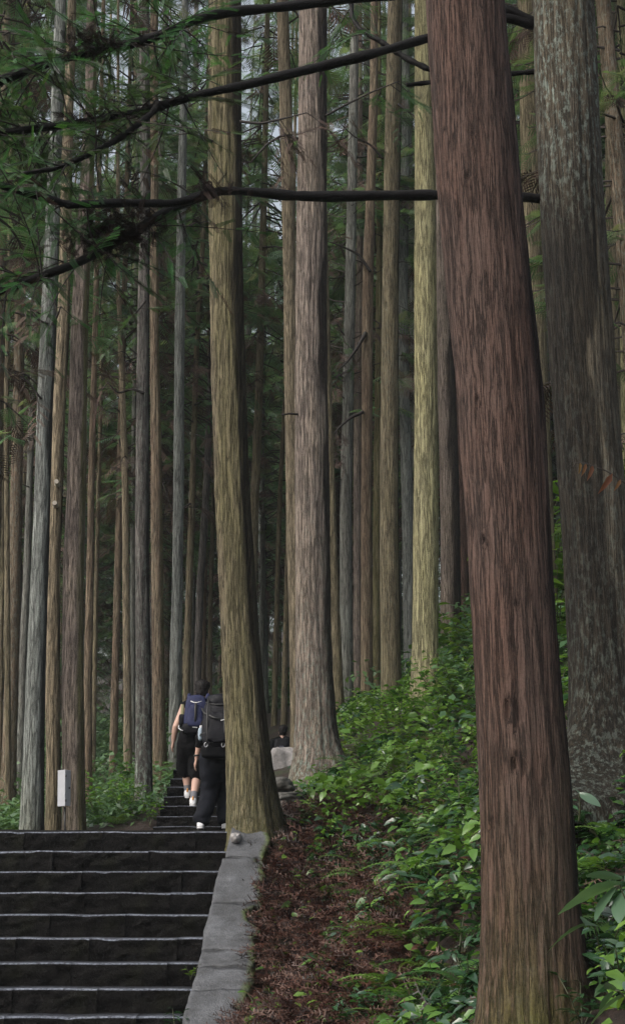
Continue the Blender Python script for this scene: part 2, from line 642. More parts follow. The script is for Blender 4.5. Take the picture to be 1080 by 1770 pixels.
# ------------------------------------------------------------------ terrain
_c = [P(*t) for t in [
    (445, 1765, 12), (470, 1480, 14), (440, 1436, 14.5), (505, 1395, 16), (545, 1348, 17), (585, 1262, 24), (634, 1234, 26),
    (675, 1216, 23), (735, 1215, 20), (778, 1130, 26), (1050, 1338, 11), (905, 1795, 8), (650, 1790, 10), (700, 1570, 11),
    (800, 1420, 12), (620, 1425, 14), (850, 1270, 16), (1060, 1790, 7.2), (1060, 1530, 9), (55, 1444, 18), (130, 1444, 18),
    (249, 1410, 20), (275, 1374, 22), (222, 1370, 28), (195, 1374, 30), (152, 1410, 24), (15, 1437, 26), (304, 1336, 26),
    (478, 1250, 37), (487, 1392, 30), (1000, 900, 26)]]
_c = np.array(_c + [np.array(t, float) for t in [
    (0, 0, 0), (-5, 4, 0), (3, 3, .3), (7, 0, 2), (-8, 12, .8), (-14, 20, 1.2), (-3, 14.5, 1.85), (-12, 40, 3.4), (0, 50, 7),
    (-16, 65, 6), (5, 65, 10.5), (18, 60, 17), (9, 24, 10), (12, 14, 8), (16, 40, 14), (-20, 110, 12), (6, 110, 18), (40, 110, 32),
    (-50, 50, 3), (50, 40, 26), (0, -40, -3), (-60, -30, -4), (50, -30, 10), (0, 250, 45), (-200, 250, 30), (200, 250, 60),
    (-1.2, 17.5, 2.0), (-1.2, 19.5, 2.75), (-1.2, 21.5, 3.0), (-.9, 25, 2.95)]])
_n = len(_c)
_K = -np.linalg.norm(_c[:, None, :2] - _c[None, :, :2], axis=2)
_A = np.zeros((_n + 3, _n + 3))
_A[:_n, :_n] = _K + np.eye(_n) * .02 * -1
_A[:_n, _n] = 1
_A[:_n, _n + 1:] = _c[:, :2]
_A[_n:, :_n] = _A[:_n, _n:].T
_W = np.linalg.solve(_A, np.concatenate([_c[:, 2], np.zeros(3)]))

R_, T_, D0, Z0 = .185, .30, 12.0, .46      # near flight: riser, tread, first nosing in view
R2, T2, D2, Z2 = .137, .40, 17.55, 2.075   # far flight


def stair_right(y):
    return -.98 + (y - 12) * .075


def ground(x, y, detail=True):
    x = np.atleast_1d(np.asarray(x, float))
    y = np.atleast_1d(np.asarray(y, float))
    x, y = np.broadcast_arrays(x, y)
    sh = x.shape
    q = np.stack([x.ravel(), y.ravel()], 1)
    z = np.empty(len(q))
    for s in range(0, len(q), 20000):
        dd = np.linalg.norm(q[s:s + 20000, None] - _c[None, :, :2], axis=2)
        z[s:s + 20000] = -dd @ _W[:_n] + _W[_n] + q[s:s + 20000] @ _W[_n + 1:]
    if detail:
        p3 = np.concatenate([q, np.zeros((len(q), 1))], 1)
        z = z + .06 * fbm(p3 * 1.1, 3) + .025 * vnoise(p3 * 5.0)
    xx, yy = q[:, 0], q[:, 1]
    # the beds of the stairs and the landing are cut below the stonework
    near = (xx < stair_right(yy) + .42) & (xx > -7) & (yy < 14.6)
    bed = Z0 + (yy - D0) * R_ / T_ - .30
    z = np.where(near, np.minimum(z, bed), z)
    land = (xx < -.55) & (xx > -7) & (yy >= 14.3) & (yy < 17.7)
    z = np.where(land, np.minimum(z, 1.80), z)
    far = (xx < -.55) & (xx > -1.95) & (yy >= 17.5) & (yy < 21.6)
    z = np.where(far, np.minimum(z, Z2 + (yy - D2) * R2 / T2 - .25), z)
    return z.reshape(sh)


def axis_lines(lo, hi, dense_lo, dense_hi, step):
    a = list(np.arange(dense_lo, dense_hi + 1e-6, step))
    v, s = dense_lo, step
    while v > lo:
        s *= 1.22
        v -= s
        a.insert(0, v)
    v, s = dense_hi, step
    while v < hi:
        s *= 1.22
        v += s
        a.append(v)
    return np.array(a)


gx = axis_lines(-100, 100, -5, 6, .14)
gy = axis_lines(-40, 135, 6, 31, .16)
GX, GY = np.meshgrid(gx, gy, indexing='ij')
GZ = ground(GX, GY)
GV = np.stack([GX, GY, GZ], -1).reshape(-1, 3)
tag(link('ground', fastmesh('ground', GV, [grid_faces(len(gx), len(gy))[:, ::-1]]), M_GROUND), kind='structure')


# ------------------------------------------------------------------ stone stairs
def step_block(L, depth, h, seed, rows=9, worn_sheen=1.0):
    """a rough split-faced block: riser, rubbed sheen-painted nosing and tread, closed at both ends"""
    nx = max(6, int(L / .03))
    prof = [(0.0, -.03)] + [(0.0, v) for v in np.linspace(.015, h - .013, rows)] + [(.003, h - .007), (.012, h - .001), (.04, h + .001), (.12, h), (depth, h - .002), (depth, -.03)]
    prof = np.array(prof)
    wear_sheen = np.zeros(len(prof))
    wear_sheen[rows + 1] = 1.0
    wear_sheen[rows + 2] = 1.0
    wear_sheen[rows + 3] = .7
    wear_sheen[rows + 4] = .25
    wear_sheen[rows + 5] = .2
    xs = np.linspace(0, L, nx)
    V = np.zeros((nx, len(prof), 3))
    V[:, :, 0] = xs[:, None]
    V[:, :, 1] = prof[None, :, 0]
    V[:, :, 2] = prof[None, :, 1]
    p = V.reshape(-1, 3) + np.array((seed * 3.7, seed * 1.3, 0))
    rough = .026 * fbm(p * np.array((11, 9, 17)), 4)
    top = (prof[:, 1] > h - .02)
    wgt = np.where(top, .25, 1.0)
    wgt[-2:] = 0
    V[:, :, 1] += rough.reshape(nx, -1) * wgt
    sag = .006 * vnoise(np.stack([xs * 3 + seed, xs * 0 + seed, xs * 0], 1))
    V[:, :, 2] += np.where(top, 1, .2)[None] * sag[:, None]
    chip = np.clip(vnoise(np.stack([xs * 6 + seed * 5, xs * 0, xs * 0 + 3], 1)) - .45, 0, 1) * .08
    nose = np.zeros(len(prof))
    nose[rows:rows + 4] = (.4, 1, .9, .5)
    V[:, :, 1] += chip[:, None] * nose
    V[:, :, 2] -= chip[:, None] * nose * .5
    rnd = np.broadcast_to(wear_sheen[None] * worn_sheen, (nx, len(prof))).ravel()
    k = len(prof)
    fs = [grid_faces(nx, k), np.array([np.arange(k)]), np.array([np.arange(k)[::-1] + (nx - 1) * k])]
    return fastmesh('stone_block', V.reshape(-1, 3), fs, True, {'rnd': rnd})


def flight(root, n0, n1, y0, z0, r, t, xl, xr, lens, extra=.06, worn_sheen=1.0):
    for i in range(n0, n1):
        y = y0 + i * t
        top = z0 + i * r
        st = link('step', None, parent=root, loc=(0, y, top - r))
        x = xl(y)
        first = random.uniform(.3, 1)
        while x < xr(y):
            L = random.uniform(*lens) * first
            first = 1
            if x + L > xr(y) - .25:
                L = xr(y) - x
            g = .0015
            b = link('stone_block', step_block(L - g, t + extra, r, i * 7.3 + x * 1.9 + y, 9, worn_sheen), M_STEP, st,
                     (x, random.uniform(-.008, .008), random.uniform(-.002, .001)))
            x += L


stairs = thing('stone_stairs', 'wide flight of dark damp stone steps at the lower edge, beside the low wall', 'stairs', (0, 0, 0))
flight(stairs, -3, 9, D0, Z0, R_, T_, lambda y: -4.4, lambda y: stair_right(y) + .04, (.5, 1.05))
stairs2 = thing('stone_stairs', 'narrow upper flight of dark stone steps under the two walking hikers', 'stairs', (0, 0, 0))
flight(stairs2, 0, 9, D2, Z2, R2, T2, lambda y: -1.89, lambda y: -.62, (.6, .9), worn_sheen=.45)

# landing between the flights and the path beyond
_lz = Z0 + 8 * R_
def sheet(x0, x1, y0, y1, zf, nx, ny, thick=.2, amp=.008):
    X, Y = np.meshgrid(np.linspace(x0, x1, nx), np.linspace(y0, y1, ny), indexing='ij')
    Z = zf(X, Y) + amp * fbm(np.stack([X.ravel() * 3, Y.ravel() * 3, X.ravel() * 0], 1), 3).reshape(X.shape)
    V = np.stack([X, Y, Z], -1).reshape(-1, 3)
    return V, [grid_faces(nx, ny)[:, ::-1]]
V, F = sheet(-7, -.62, D0 + 8 * T_ + T_, D2 + .05, lambda x, y: _lz - .02 + (y - 14.7) * .04 + 0 * x, 60, 40)
tag(link('path', fastmesh('landing', V, F, True, {'rnd': np.zeros(len(V))}), M_STEP), kind='structure')
_pz = Z2 + 8 * R2
V, F = sheet(-1.9, -.55, D2 + 8 * T2 + T2, 33, lambda x, y: np.interp(y, [21, 24, 30, 33], [_pz, _pz - .02, 2.98, 3.1]) + 0 * x, 20, 60)
V[:, 0] += np.interp(V[:, 1], [21, 25, 30, 33], [0, .2, .65, 1.0])
tag(link('path', fastmesh('path', V, F, True, {'rnd': np.zeros(len(V))}), M_STEP), kind='structure')

# ------------------------------------------------------------------ low wall beside the stairs
def nose_z(y):
    return Z0 + (y - D0) * R_ / T_


def kerb_l(y):
    return stair_right(y) - .0


def kerb_r(y):
    return -.505 + (y - 12) * .045


def coping(y0, y1, seed, lift=0.0, thick=.13, xin=0.0, bite=()):
    ns, nt_ = max(8, int((y1 - y0) / .025)), 22
    ys = np.linspace(y0, y1, ns)
    t = np.linspace(0, 1, nt_)
    Y = np.repeat(ys[:, None], nt_, 1)
    Y = Y + (.018 * (t[None] - .5) * (1 if seed % 2 else -1)) + .012 * vnoise(np.stack([np.repeat(t[None] * 7, ns, 0).ravel(), np.full(ns * nt_, seed * 9.1), np.zeros(ns * nt_)], 1)).reshape(ns, nt_) * ((ys - ys[0]) / (y1 - y0) - .5)[:, None] * 2
    pl = kerb_l(ys) + xin + .010 * fbm(np.stack([ys * 6, ys * 0 + 3, ys * 0], 1), 3)
    pr = kerb_r(ys) + .035 * fbm(np.stack([ys * 7, ys * 0 + 40, ys * 0], 1), 4)
    for yc, w, a in bite:
        pr = pr - a * np.exp(-((ys - yc) / w) ** 4)
    X = pl[:, None] + (pr - pl)[:, None] * t[None]
    Z = nose_z(Y) + .10 + lift + .008 * fbm(np.stack([X.ravel() * 8, Y.ravel() * 8, X.ravel() * 0 + seed], 1), 3).reshape(ns, nt_)
    Z = Z - .010 * np.exp(-t * 22)[None] - .015 * np.exp(-(1 - t) * 16)[None]
    top = np.stack([X, Y, Z], -1).reshape(-1, 3)
    border = np.concatenate([np.arange(nt_), (np.arange(1, ns)) * nt_ + nt_ - 1, (ns - 1) * nt_ + np.arange(nt_ - 2, -1, -1), np.arange(ns - 2, 0, -1) * nt_])
    rim = top[border].copy()
    rim[:, 2] -= .004
    low = rim.copy()
    low[:, 2] -= thick
    cen = low.mean(0)
    low[:, :2] += (cen[:2] - low[:, :2]) * .03
    k, m = len(top), len(border)
    j = np.arange(m)
    j2 = (j + 1) % m
    wall = np.concatenate([np.stack([border[j], k + j, k + j2, border[j2]], 1), np.stack([k + m + j, k + 2 * m + j, k + 2 * m + j2, k + m + j2], 1)])
    rnd_t = np.repeat(smooth(.62, 1.0, t)[None], ns, 0).ravel()
    V = np.concatenate([top, rim, rim, low])
    rnd = np.concatenate([rnd_t] + [rnd_t[border]] * 3)
    return fastmesh('coping_slab', V, [grid_faces(ns, nt_)[:, ::-1], wall[:, ::-1]], True, {'rnd': rnd})


kerb = thing('low_wall', 'low sloping grey stone wall with mossy edge beside the stairs', 'wall', (0, 0, 0))
joints = [(10.6, 12.11, .03, .0, ((11.9, .06, .05),)), (12.135, 12.395, 0, 0, ()), (12.415, 12.60, .004, 0.01, ((12.58, .05, .03),)),
          (12.622, 13.195, .0, .0, ((13.06, .13, .12), (12.75, .05, .04))), (13.215, 13.83, .004, .0, ((13.8, .05, .07),)), (13.84, 14.50, .008, .03, ())]
for i, (a, b_, lf, xi, bt) in enumerate(joints):
    link('coping_slab', coping(a, b_, i + 1, lf, .13, xi, bt), M_COPING, kerb)
# core masonry below the coping
ys = np.linspace(10.6, 14.5, 90)
prof = []
for y in ys:
    l, r, z = kerb_l(y) + .035, kerb_r(y) - .06, nose_z(y) + .03
    prof.append([(l, y, z - 1.1), (l, y, z - .5), (l, y, z - .2), (l + .01, y, z - .01), (r, y, z - .01), (r, y, z - .3), (r, y, z - 1.1)])
V = np.array(prof).reshape(-1, 3)
V[:, 0] += .03 * fbm(V * 7, 3)
link('wall_core', fastmesh('wall_core', V, [grid_faces(90, 7), np.array([np.arange(7)]), np.array([np.arange(7)[::-1] + 89 * 7])]), M_DARKROCK, kerb)


def rock_mesh(name, size, seed, sub=4, amp=.22, flat=0.0):
    import bmesh
    bm = bmesh.new()
    bmesh.ops.create_icosphere(bm, subdivisions=sub, radius=1)
    D = np.array([v.co[:] for v in bm.verts])
    F = np.array([[v.index for v in f.verts] for f in bm.faces])
    bm.free()
    S = np.sign(D) * np.abs(D) ** .85
    S /= np.abs(S).max(1)[:, None] ** .3
    r = 1 + amp * fbm(D * 1.6 + seed * 5.1, 2) + amp * .3 * fbm(D * 6 + seed, 3)
    return fastmesh(name, S * r[:, None] * np.array(size) / 2, [F], True, {'rnd': np.zeros(len(D))})


# capstone chip at the head of the wall, boulder and stacked stones behind the trunk
p = P(408, 1449, 14.15)
tag(link('capstone', rock_mesh('capstone', (.10, .36, .10), 6, 4, .10), M_ROCK, None, p), 'small pale capstone at the upper end of the low stone wall', 'stone')
p = P(500, 1328, 19.5)
tag(link('boulder', rock_mesh('boulder', (.66, .9, 1.0), 8, 5, .2), M_ROCK, None, (p[0], p[1], p[2] - .25)), 'pale grey boulder between the two thick trunks by the path', 'boulder')
for i, (px, py, d, sz, lab) in enumerate([
        (487, 1357, 15.9, (.26, .3, .15), 'dark rounded stone on top of the small stone stack'),
        (497, 1380, 15.7, (.36, .34, .13), 'flat dark slab in the middle of the small stone stack'),
        (489, 1403, 15.6, (.34, .36, .22), 'dark block at the foot of the small stone stack')]):
    p = P(px, py, d)
    o = tag(link('stacked_stone', rock_mesh('stacked_stone', sz, 20 + i), M_DARKROCK, None, p), lab, 'stone', 'stones stacked beside the trunk')
    o.rotation_euler = (0, .1 * (i - 1), .5 * i)

# ------------------------------------------------------------------ trees
def trunk_mesh(S, d, ztop, nseg, dz, ridge, seed, wet=(), moss=0.0, lichen=(0, 0), flare=.35, fh=.35, lobes=5, knots=(), zbase=None, algae=None, taper=.6, roots=(), lich_hi=None):
    """S: list of (px, py, width_px). returns mesh in coordinates relative to base, and base point"""
    W = []
    for px, py, w in S:
        p = P(px, py, d)
        W.append((p[2], p[0], w * depth_of(p) / FPX / 2))
    W.sort()
    W = np.array(W)
    xb = W[0, 1]
    zb = float(ground(xb, d)[0]) if zbase is None else zbase
    zlo = min(zb, W[0, 0]) - .4
    k = (W[-1, 1] - W[0, 1]) / max(.5, W[-1, 0] - W[0, 0])
    kb = (W[1, 1] - W[0, 1]) / max(.3, W[1, 0] - W[0, 0]) * .5
    zs_c = [zlo] + list(W[:, 0]) + [ztop]
    xs_c = [W[0, 1] - kb * (W[0, 0] - zlo)] + list(W[:, 1]) + [W[-1, 1] + k * .6 * (ztop - W[-1, 0])]
    rs_c = [W[0, 2] * 1.05] + list(W[:, 2]) + [W[-1, 2] * (1 - taper)]
    zs = np.arange(zlo, ztop, dz)
    cx = np.interp(zs, zs_c, xs_c)
    rr = np.interp(zs, zs_c, rs_c)
    ker = np.hanning(max(3, int(1.2 / dz) | 1))
    ker /= ker.sum()
    pad = len(ker) // 2
    sm = lambda a: np.convolve(np.concatenate([2 * a[0] - a[1:pad + 1][::-1], a, 2 * a[-1] - a[-pad - 1:-1][::-1]]), ker, 'valid')
    cx, rr = sm(cx), sm(rr)
    th = np.linspace(0, 2 * np.pi, nseg, endpoint=False)
    Z, TH = np.meshgrid(zs, th, indexing='ij')
    CX, RR = cx[:, None], rr[:, None]
    # root flare with lobes
    fl = np.exp(-np.clip(Z - zb, -.3, 50) / fh)
    lob = .5 + .5 * np.cos(lobes * TH + seed * 2.1 + .7 * np.sin(2 * TH + seed))
    R = RR * (1 + flare * fl * (.35 + .9 * lob))
    for (t0, am, hh_, pw) in roots:
        R = R + RR * am * np.exp(-np.clip(Z - zb, -.2, 50) / hh_) * np.clip(np.cos(TH - math.radians(t0)), 0, 1) ** pw
    q = np.stack([(np.cos(TH) * RR * 1.0).ravel(), (np.sin(TH) * RR).ravel(), Z.ravel()], 1)
    # slow out-of-round and long bark ridges
    R = R * (1 + .035 * vnoise(q * np.array((4, 4, .5)) + seed * 11).reshape(R.shape))
    tw = q.copy()
    a = .12 * (q[:, 2])
    rid = fbm(tw * np.array((26, 26, 1.1)) + seed * 7.7, 2)
    rid2 = vnoise(tw * np.array((60, 60, 3.2)) + seed * 3.1)
    g = -np.abs(rid) * 1.3 + .45 + .35 * rid2
    R = R + (ridge * g).reshape(R.shape)
    wet_shade_m = np.zeros(R.shape)  # damp streak and dark knots, plus shade painted on trunk sides
    for (tc, hw, z0, z1) in wet:
        if not np.isscalar(hw):
            hw = np.interp(Z, hw[0], hw[1])
        dlt = np.abs((np.degrees(TH) - tc + 180) % 360 - 180)
        nz = 22 * vnoise(np.stack([np.zeros(Z.size), Z.ravel() * 1.3, np.full(Z.size, seed * 4.4)], 1)).reshape(R.shape)
        nz = nz + 9 * vnoise(q * np.array((30, 30, 2.5)) + 5).reshape(R.shape)
        wet_shade_m = np.maximum(wet_shade_m, smooth(-7, 7, hw + nz - dlt) * smooth(z0 - .8, z0 + .8, Z) * (1 - smooth(z1 - 1, z1 + 1, Z)))
    for (px, py, s, kind) in knots:
        kp = P(px, py, d)
        kr = np.interp(kp[2], zs, rr)
        kc = np.interp(kp[2], zs, cx)
        sx = np.clip((kp[0] - kc) / kr, -.97, .97)
        kth = -math.pi / 2 + math.asin(sx)
        dx = ((TH - kth + math.pi) % (2 * math.pi) - math.pi) * kr
        dzv = Z - kp[2]
        if kind == 'k':
            rad = np.sqrt(dx ** 2 + (dzv * .75) ** 2) / s
            R = R + s * .45 * np.exp(-(rad) ** 2) - s * .8 * np.exp(-(rad / .38) ** 2)
            wet_shade_m = np.maximum(wet_shade_m, .95 * np.exp(-(rad / .6) ** 2))
        else:
            nz = fbm(np.stack([dx.ravel() * 26, dzv.ravel() * 15, np.full(dx.size, seed)], 1), 3).reshape(R.shape)
            rad = np.sqrt((dx / s) ** 2 + (dzv / (s * 2.2)) ** 2) + .35 * nz
            e = 1 - smooth(.6, 1.0, rad)
            R = R - e * .014 + e * .022 * nz
            wet_shade_m = np.maximum(wet_shade_m, e * .7 * smooth(-.25, .45, nz))
    X = CX + R * np.cos(TH) - xb
    Y = R * np.sin(TH)
    V = np.stack([X, Y, Z - zb], -1).reshape(-1, 3)
    hh = Z - zb
    nz = .5 + .5 * vnoise(q * np.array((5, 5, 1.6)) + seed).reshape(R.shape)
    mo = np.clip(moss * np.exp(-np.clip(hh, 0, 99) / .55) * 1.5 * nz, 0, 1)
    if algae:
        tc, hw, amt = algae
        dlt = np.abs((np.degrees(TH) - tc + 180) % 360 - 180)
        mo = np.maximum(mo, amt * smooth(-12, 12, hw - dlt + 25 * (nz - .5)))
    li = np.clip(lichen[0] * np.exp(-np.clip(hh, 0, 99) / 1.1) + lichen[1] * nz, 0, 1)
    if lich_hi:
        li = np.maximum(li, lich_hi[1] * smooth(lich_hi[0], lich_hi[0] + 1.2, Z) * (.4 + .6 * nz))
    n, m = len(zs), nseg
    fs = [grid_faces(n, m, True), np.array([np.arange(m) + (n - 1) * m])]
    me = fastmesh('trunk', V, fs, True, {'mask': np.stack([wet_shade_m.ravel(), mo.ravel(), li.ravel()], 1)})
    return me, (xb, d, zb), (zs, cx, rr)


# crowns shared between trees -------------------------------------------------
def make_crown(seed, h, rmax, nbr, nsp, dead=.15, low_sparse=True, size=(.45, .85)):
    rg = np.random.default_rng(seed)
    limbs, green, brown = Acc(), Acc(), Acc()
    for i in range(nbr):
        u = rg.random() ** .8
        z = u * h
        az = rg.random() * 2 * np.pi
        L = rmax * (.35 + .65 * (1 - u) ** .6) * rg.uniform(.55, 1.1)
        if low_sparse and u < .25:
            L *= .5 + 2 * u
        droop = rg.uniform(-.05, .5) - .35 * u
        ss = np.linspace(0, 1, 5)
        out = np.stack([np.cos(az) * ss, np.sin(az) * ss, -droop * ss ** 1.3 + .12 * np.sin(ss * 4 + seed)], 1) * L
        out += rg.normal(0, .03, out.shape) * ss[:, None]
        pts = out + np.array((0, 0, z))
        limbs.add(*tube(pts, np.linspace(.018, .004, 5) * (.5 + .5 * L), 3, False))
        isd = rg.random() < (dead + (.45 if u < .22 else 0))
        m = max(2, int(nsp * L / rmax * rg.uniform(.6, 1.2)))
        t = rg.uniform(.25, 1.0, m)
        pos = np.stack([np.interp(t, ss, pts[:, k]) for k in range(3)], 1)
        sd = rg.choice((-1, 1), m)
        ang = az + sd * rg.uniform(.1, 1.2, m)
        ax = np.stack([np.cos(ang), np.sin(ang), rg.uniform(-.75, .15, m) - (.5 if isd else 0)], 1)
        nr = np.stack([rg.normal(0, .45, m), rg.normal(0, .45, m), np.ones(m)], 1)
        sl = rg.uniform(*size, m)
        stamp(SPRAY_V, SPRAY_F, pos, ax, nr, sl, sl * rg.uniform(.7, 1.1, m), brown if isd else green, rg.random(m))
    out = {'branches': limbs.mesh('branches'), 'foliage': green.mesh('foliage')}
    if brown.n:
        out['dead_foliage'] = brown.mesh('dead_foliage')
    return out


CROWN_HI = [make_crown(100 + i, 9, 2.3, 55, 11) for i in range(3)]
CROWN_LO = [make_crown(200 + i, 15, 2.4, 130, 17, .14, size=(.3, .62)) for i in range(4)]
CROWN_DEAD = [make_crown(300 + i, 7, 1.5, 34, 6, .75, size=(.3, .6)) for i in range(4)]
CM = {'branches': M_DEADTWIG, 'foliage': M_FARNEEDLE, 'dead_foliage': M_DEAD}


def put_crown(root, crown, loc, rot, sc=1.0, parts=('branches', 'foliage', 'dead_foliage')):
    for k in parts:
        if k in crown:
            nm = {'branches': 'branches', 'foliage': 'crown', 'dead_foliage': 'dead_foliage'}[k]
            o = link(nm, crown[k], CM[k], root, loc)
            o['kind'] = 'stuff'
            o.rotation_euler = (0, 0, rot)
            o.scale = (sc, sc, sc)


def tree(label, S, d, mat, ztop=22, nseg=36, dz=.13, ridge=.008, crown=None, cz=None, group=None, dead=None, name='cedar_tree', **kw):
    seed = kw.pop('seed', (d * 3.1 + S[0][0] * .37) % 50)
    me, base, line = trunk_mesh(S, d, ztop, nseg, dz, ridge, seed, **kw)
    root = thing(name, label, 'tree', base, group)
    link('trunk', me, BARK[mat], root)
    zs, cx, rr = line
    if crown is not None:
        z = cz if cz is not None else ztop - 8
        put_crown(root, crown, (np.interp(z, zs, cx) - base[0], 0, z - base[2]), seed * 1.7)
    if dead is not None:
        c, z = dead
        put_crown(root, c, (np.interp(z, zs, cx) - base[0], 0, z - base[2]), seed * 2.9, 1.0, ('branches', 'dead_foliage', 'foliage'))
    root['line'] = 0
    del root['line']
    return root, base, line


G_NEAR = 'thick cedar trunks beside the stairs'
HI, LO, DE = CROWN_HI, CROWN_LO, CROWN_DEAD
red, red_b, red_l = tree(
    'thick reddish brown leaning trunk with a dark bark scar, in front', [
    (803, 0, 132), (827, 330, 140), (846, 520, 143), (865, 700, 145), (884, 1000, 140), (896, 1200, 147), (909, 1400, 155), (914, 1550, 154), (914, 1700, 152), (914, 1790, 152)],
    8.0, 'red', 17, 168, .034, .011, HI[0], 14, seed=3, flare=.12, fh=.4, lobes=4, moss=.7, lichen=(.15, 0.0), roots=((-20, .65, .38, 5), (-165, .15, .3, 5)), wet=((22, 48, -2, 30),),
    knots=((800, 332, .028, 'k'), (818, 706, .03, 'k'), (830, 942, .03, 'k'), (882, 1055, .02, 'k'), (855, 740, .012, 'k'), (780, 262, .013, 'k'), (815, 270, .010, 'k'),
           (878, 1232, .055, 's'), (888, 1325, .045, 's'), (845, 1430, .03, 's')))
dark, dark_b, dark_l = tree('big grey trunk with dark damp streak and pale lichen, bearing the long bare branches', [
    (973, 0, 104), (986, 330, 108), (997, 500, 109), (1010, 700, 111), (1032, 1000, 114), (1045, 1200, 120), (1052, 1290, 132), (1056, 1335, 150)],
    11.0, 'dark', 20, 140, .045, .011, HI[1], 17, seed=5, flare=.3, fh=.3, lobes=4, moss=.2, lichen=(.75, .2), lich_hi=(6.2, 1.0), wet=((-150, ((2, 3.9, 6.3, 8.8), (85, 62, 78, 140)), -2, 7.2),), roots=((-125, .9, .28, 6), (-60, .5, .3, 6)),
    knots=((1000, 700, .02, 'k'), (1012, 720, .015, 'k'), (990, 540, .012, 'k')))
t5, t5_b, t5_l = tree('olive brown trunk with dark shade-painted side rising from the end of the low wall', [
    (388, -150, 54), (389, 0, 55), (389, 160, 56), (390, 400, 57), (394, 600, 58), (402, 850, 60), (410, 1000, 62), (418, 1150, 68), (425, 1250, 72), (433, 1350, 82), (441, 1425, 96)],
    14.5, 'umber', 22, 116, .055, .016, HI[2], 18, seed=8, flare=.16, fh=.25, roots=((-20, .6, .25, 6), (-140, .25, .2, 6), (-80, .2, .15, 8)), moss=1.0, lichen=(.1, 0), wet=((8, 70, -2, 30),), algae=(-95, 40, .25),
    knots=((382, 668, .02, 'k'), (379, 785, .022, 'k'), (373, 555, .02, 'k'), (376, 885, .018, 'k')))
t9, t9_b, t9_l = tree('straight pinkish grey trunk in the middle with dark right edge and lichen foot', [
    (541, -150, 47), (541, 0, 48), (540, 250, 50), (538, 500, 53), (538, 700, 56), (540, 900, 58), (542, 1100, 61), (545, 1250, 69), (549, 1335, 82)],
    17.0, 'pink', 24, 112, .06, .014, HI[0], 19, seed=13, flare=.12, fh=.25, roots=((-25, .8, .22, 7), (-130, .25, .2, 5)), moss=.25, lichen=(.8, .12), wet=((12, 62, -2, 30),),
    knots=((524, 540, .022, 'k'), (541, 632, .025, 'k'), (523, 735, .025, 'k'), (540, 790, .018, 'k'), (533, 675, .02, 'k'), (541, 172, .02, 'k'), (543, 305, .018, 'k')))
yel, yel_b, yel_l = tree('bright yellow green straight trunk standing among the shrubs on the bank', [
    (731, -100, 29), (732, 100, 31), (735, 300, 36), (735, 500, 38), (736, 700, 40), (736, 900, 43), (735, 1100, 44), (735, 1195, 50)],
    20.0, 'yellow', 26, 80, .09, .009, HI[1], 21, seed=17, flare=.1, fh=.3, wet=((25, 35, -2, 6),))

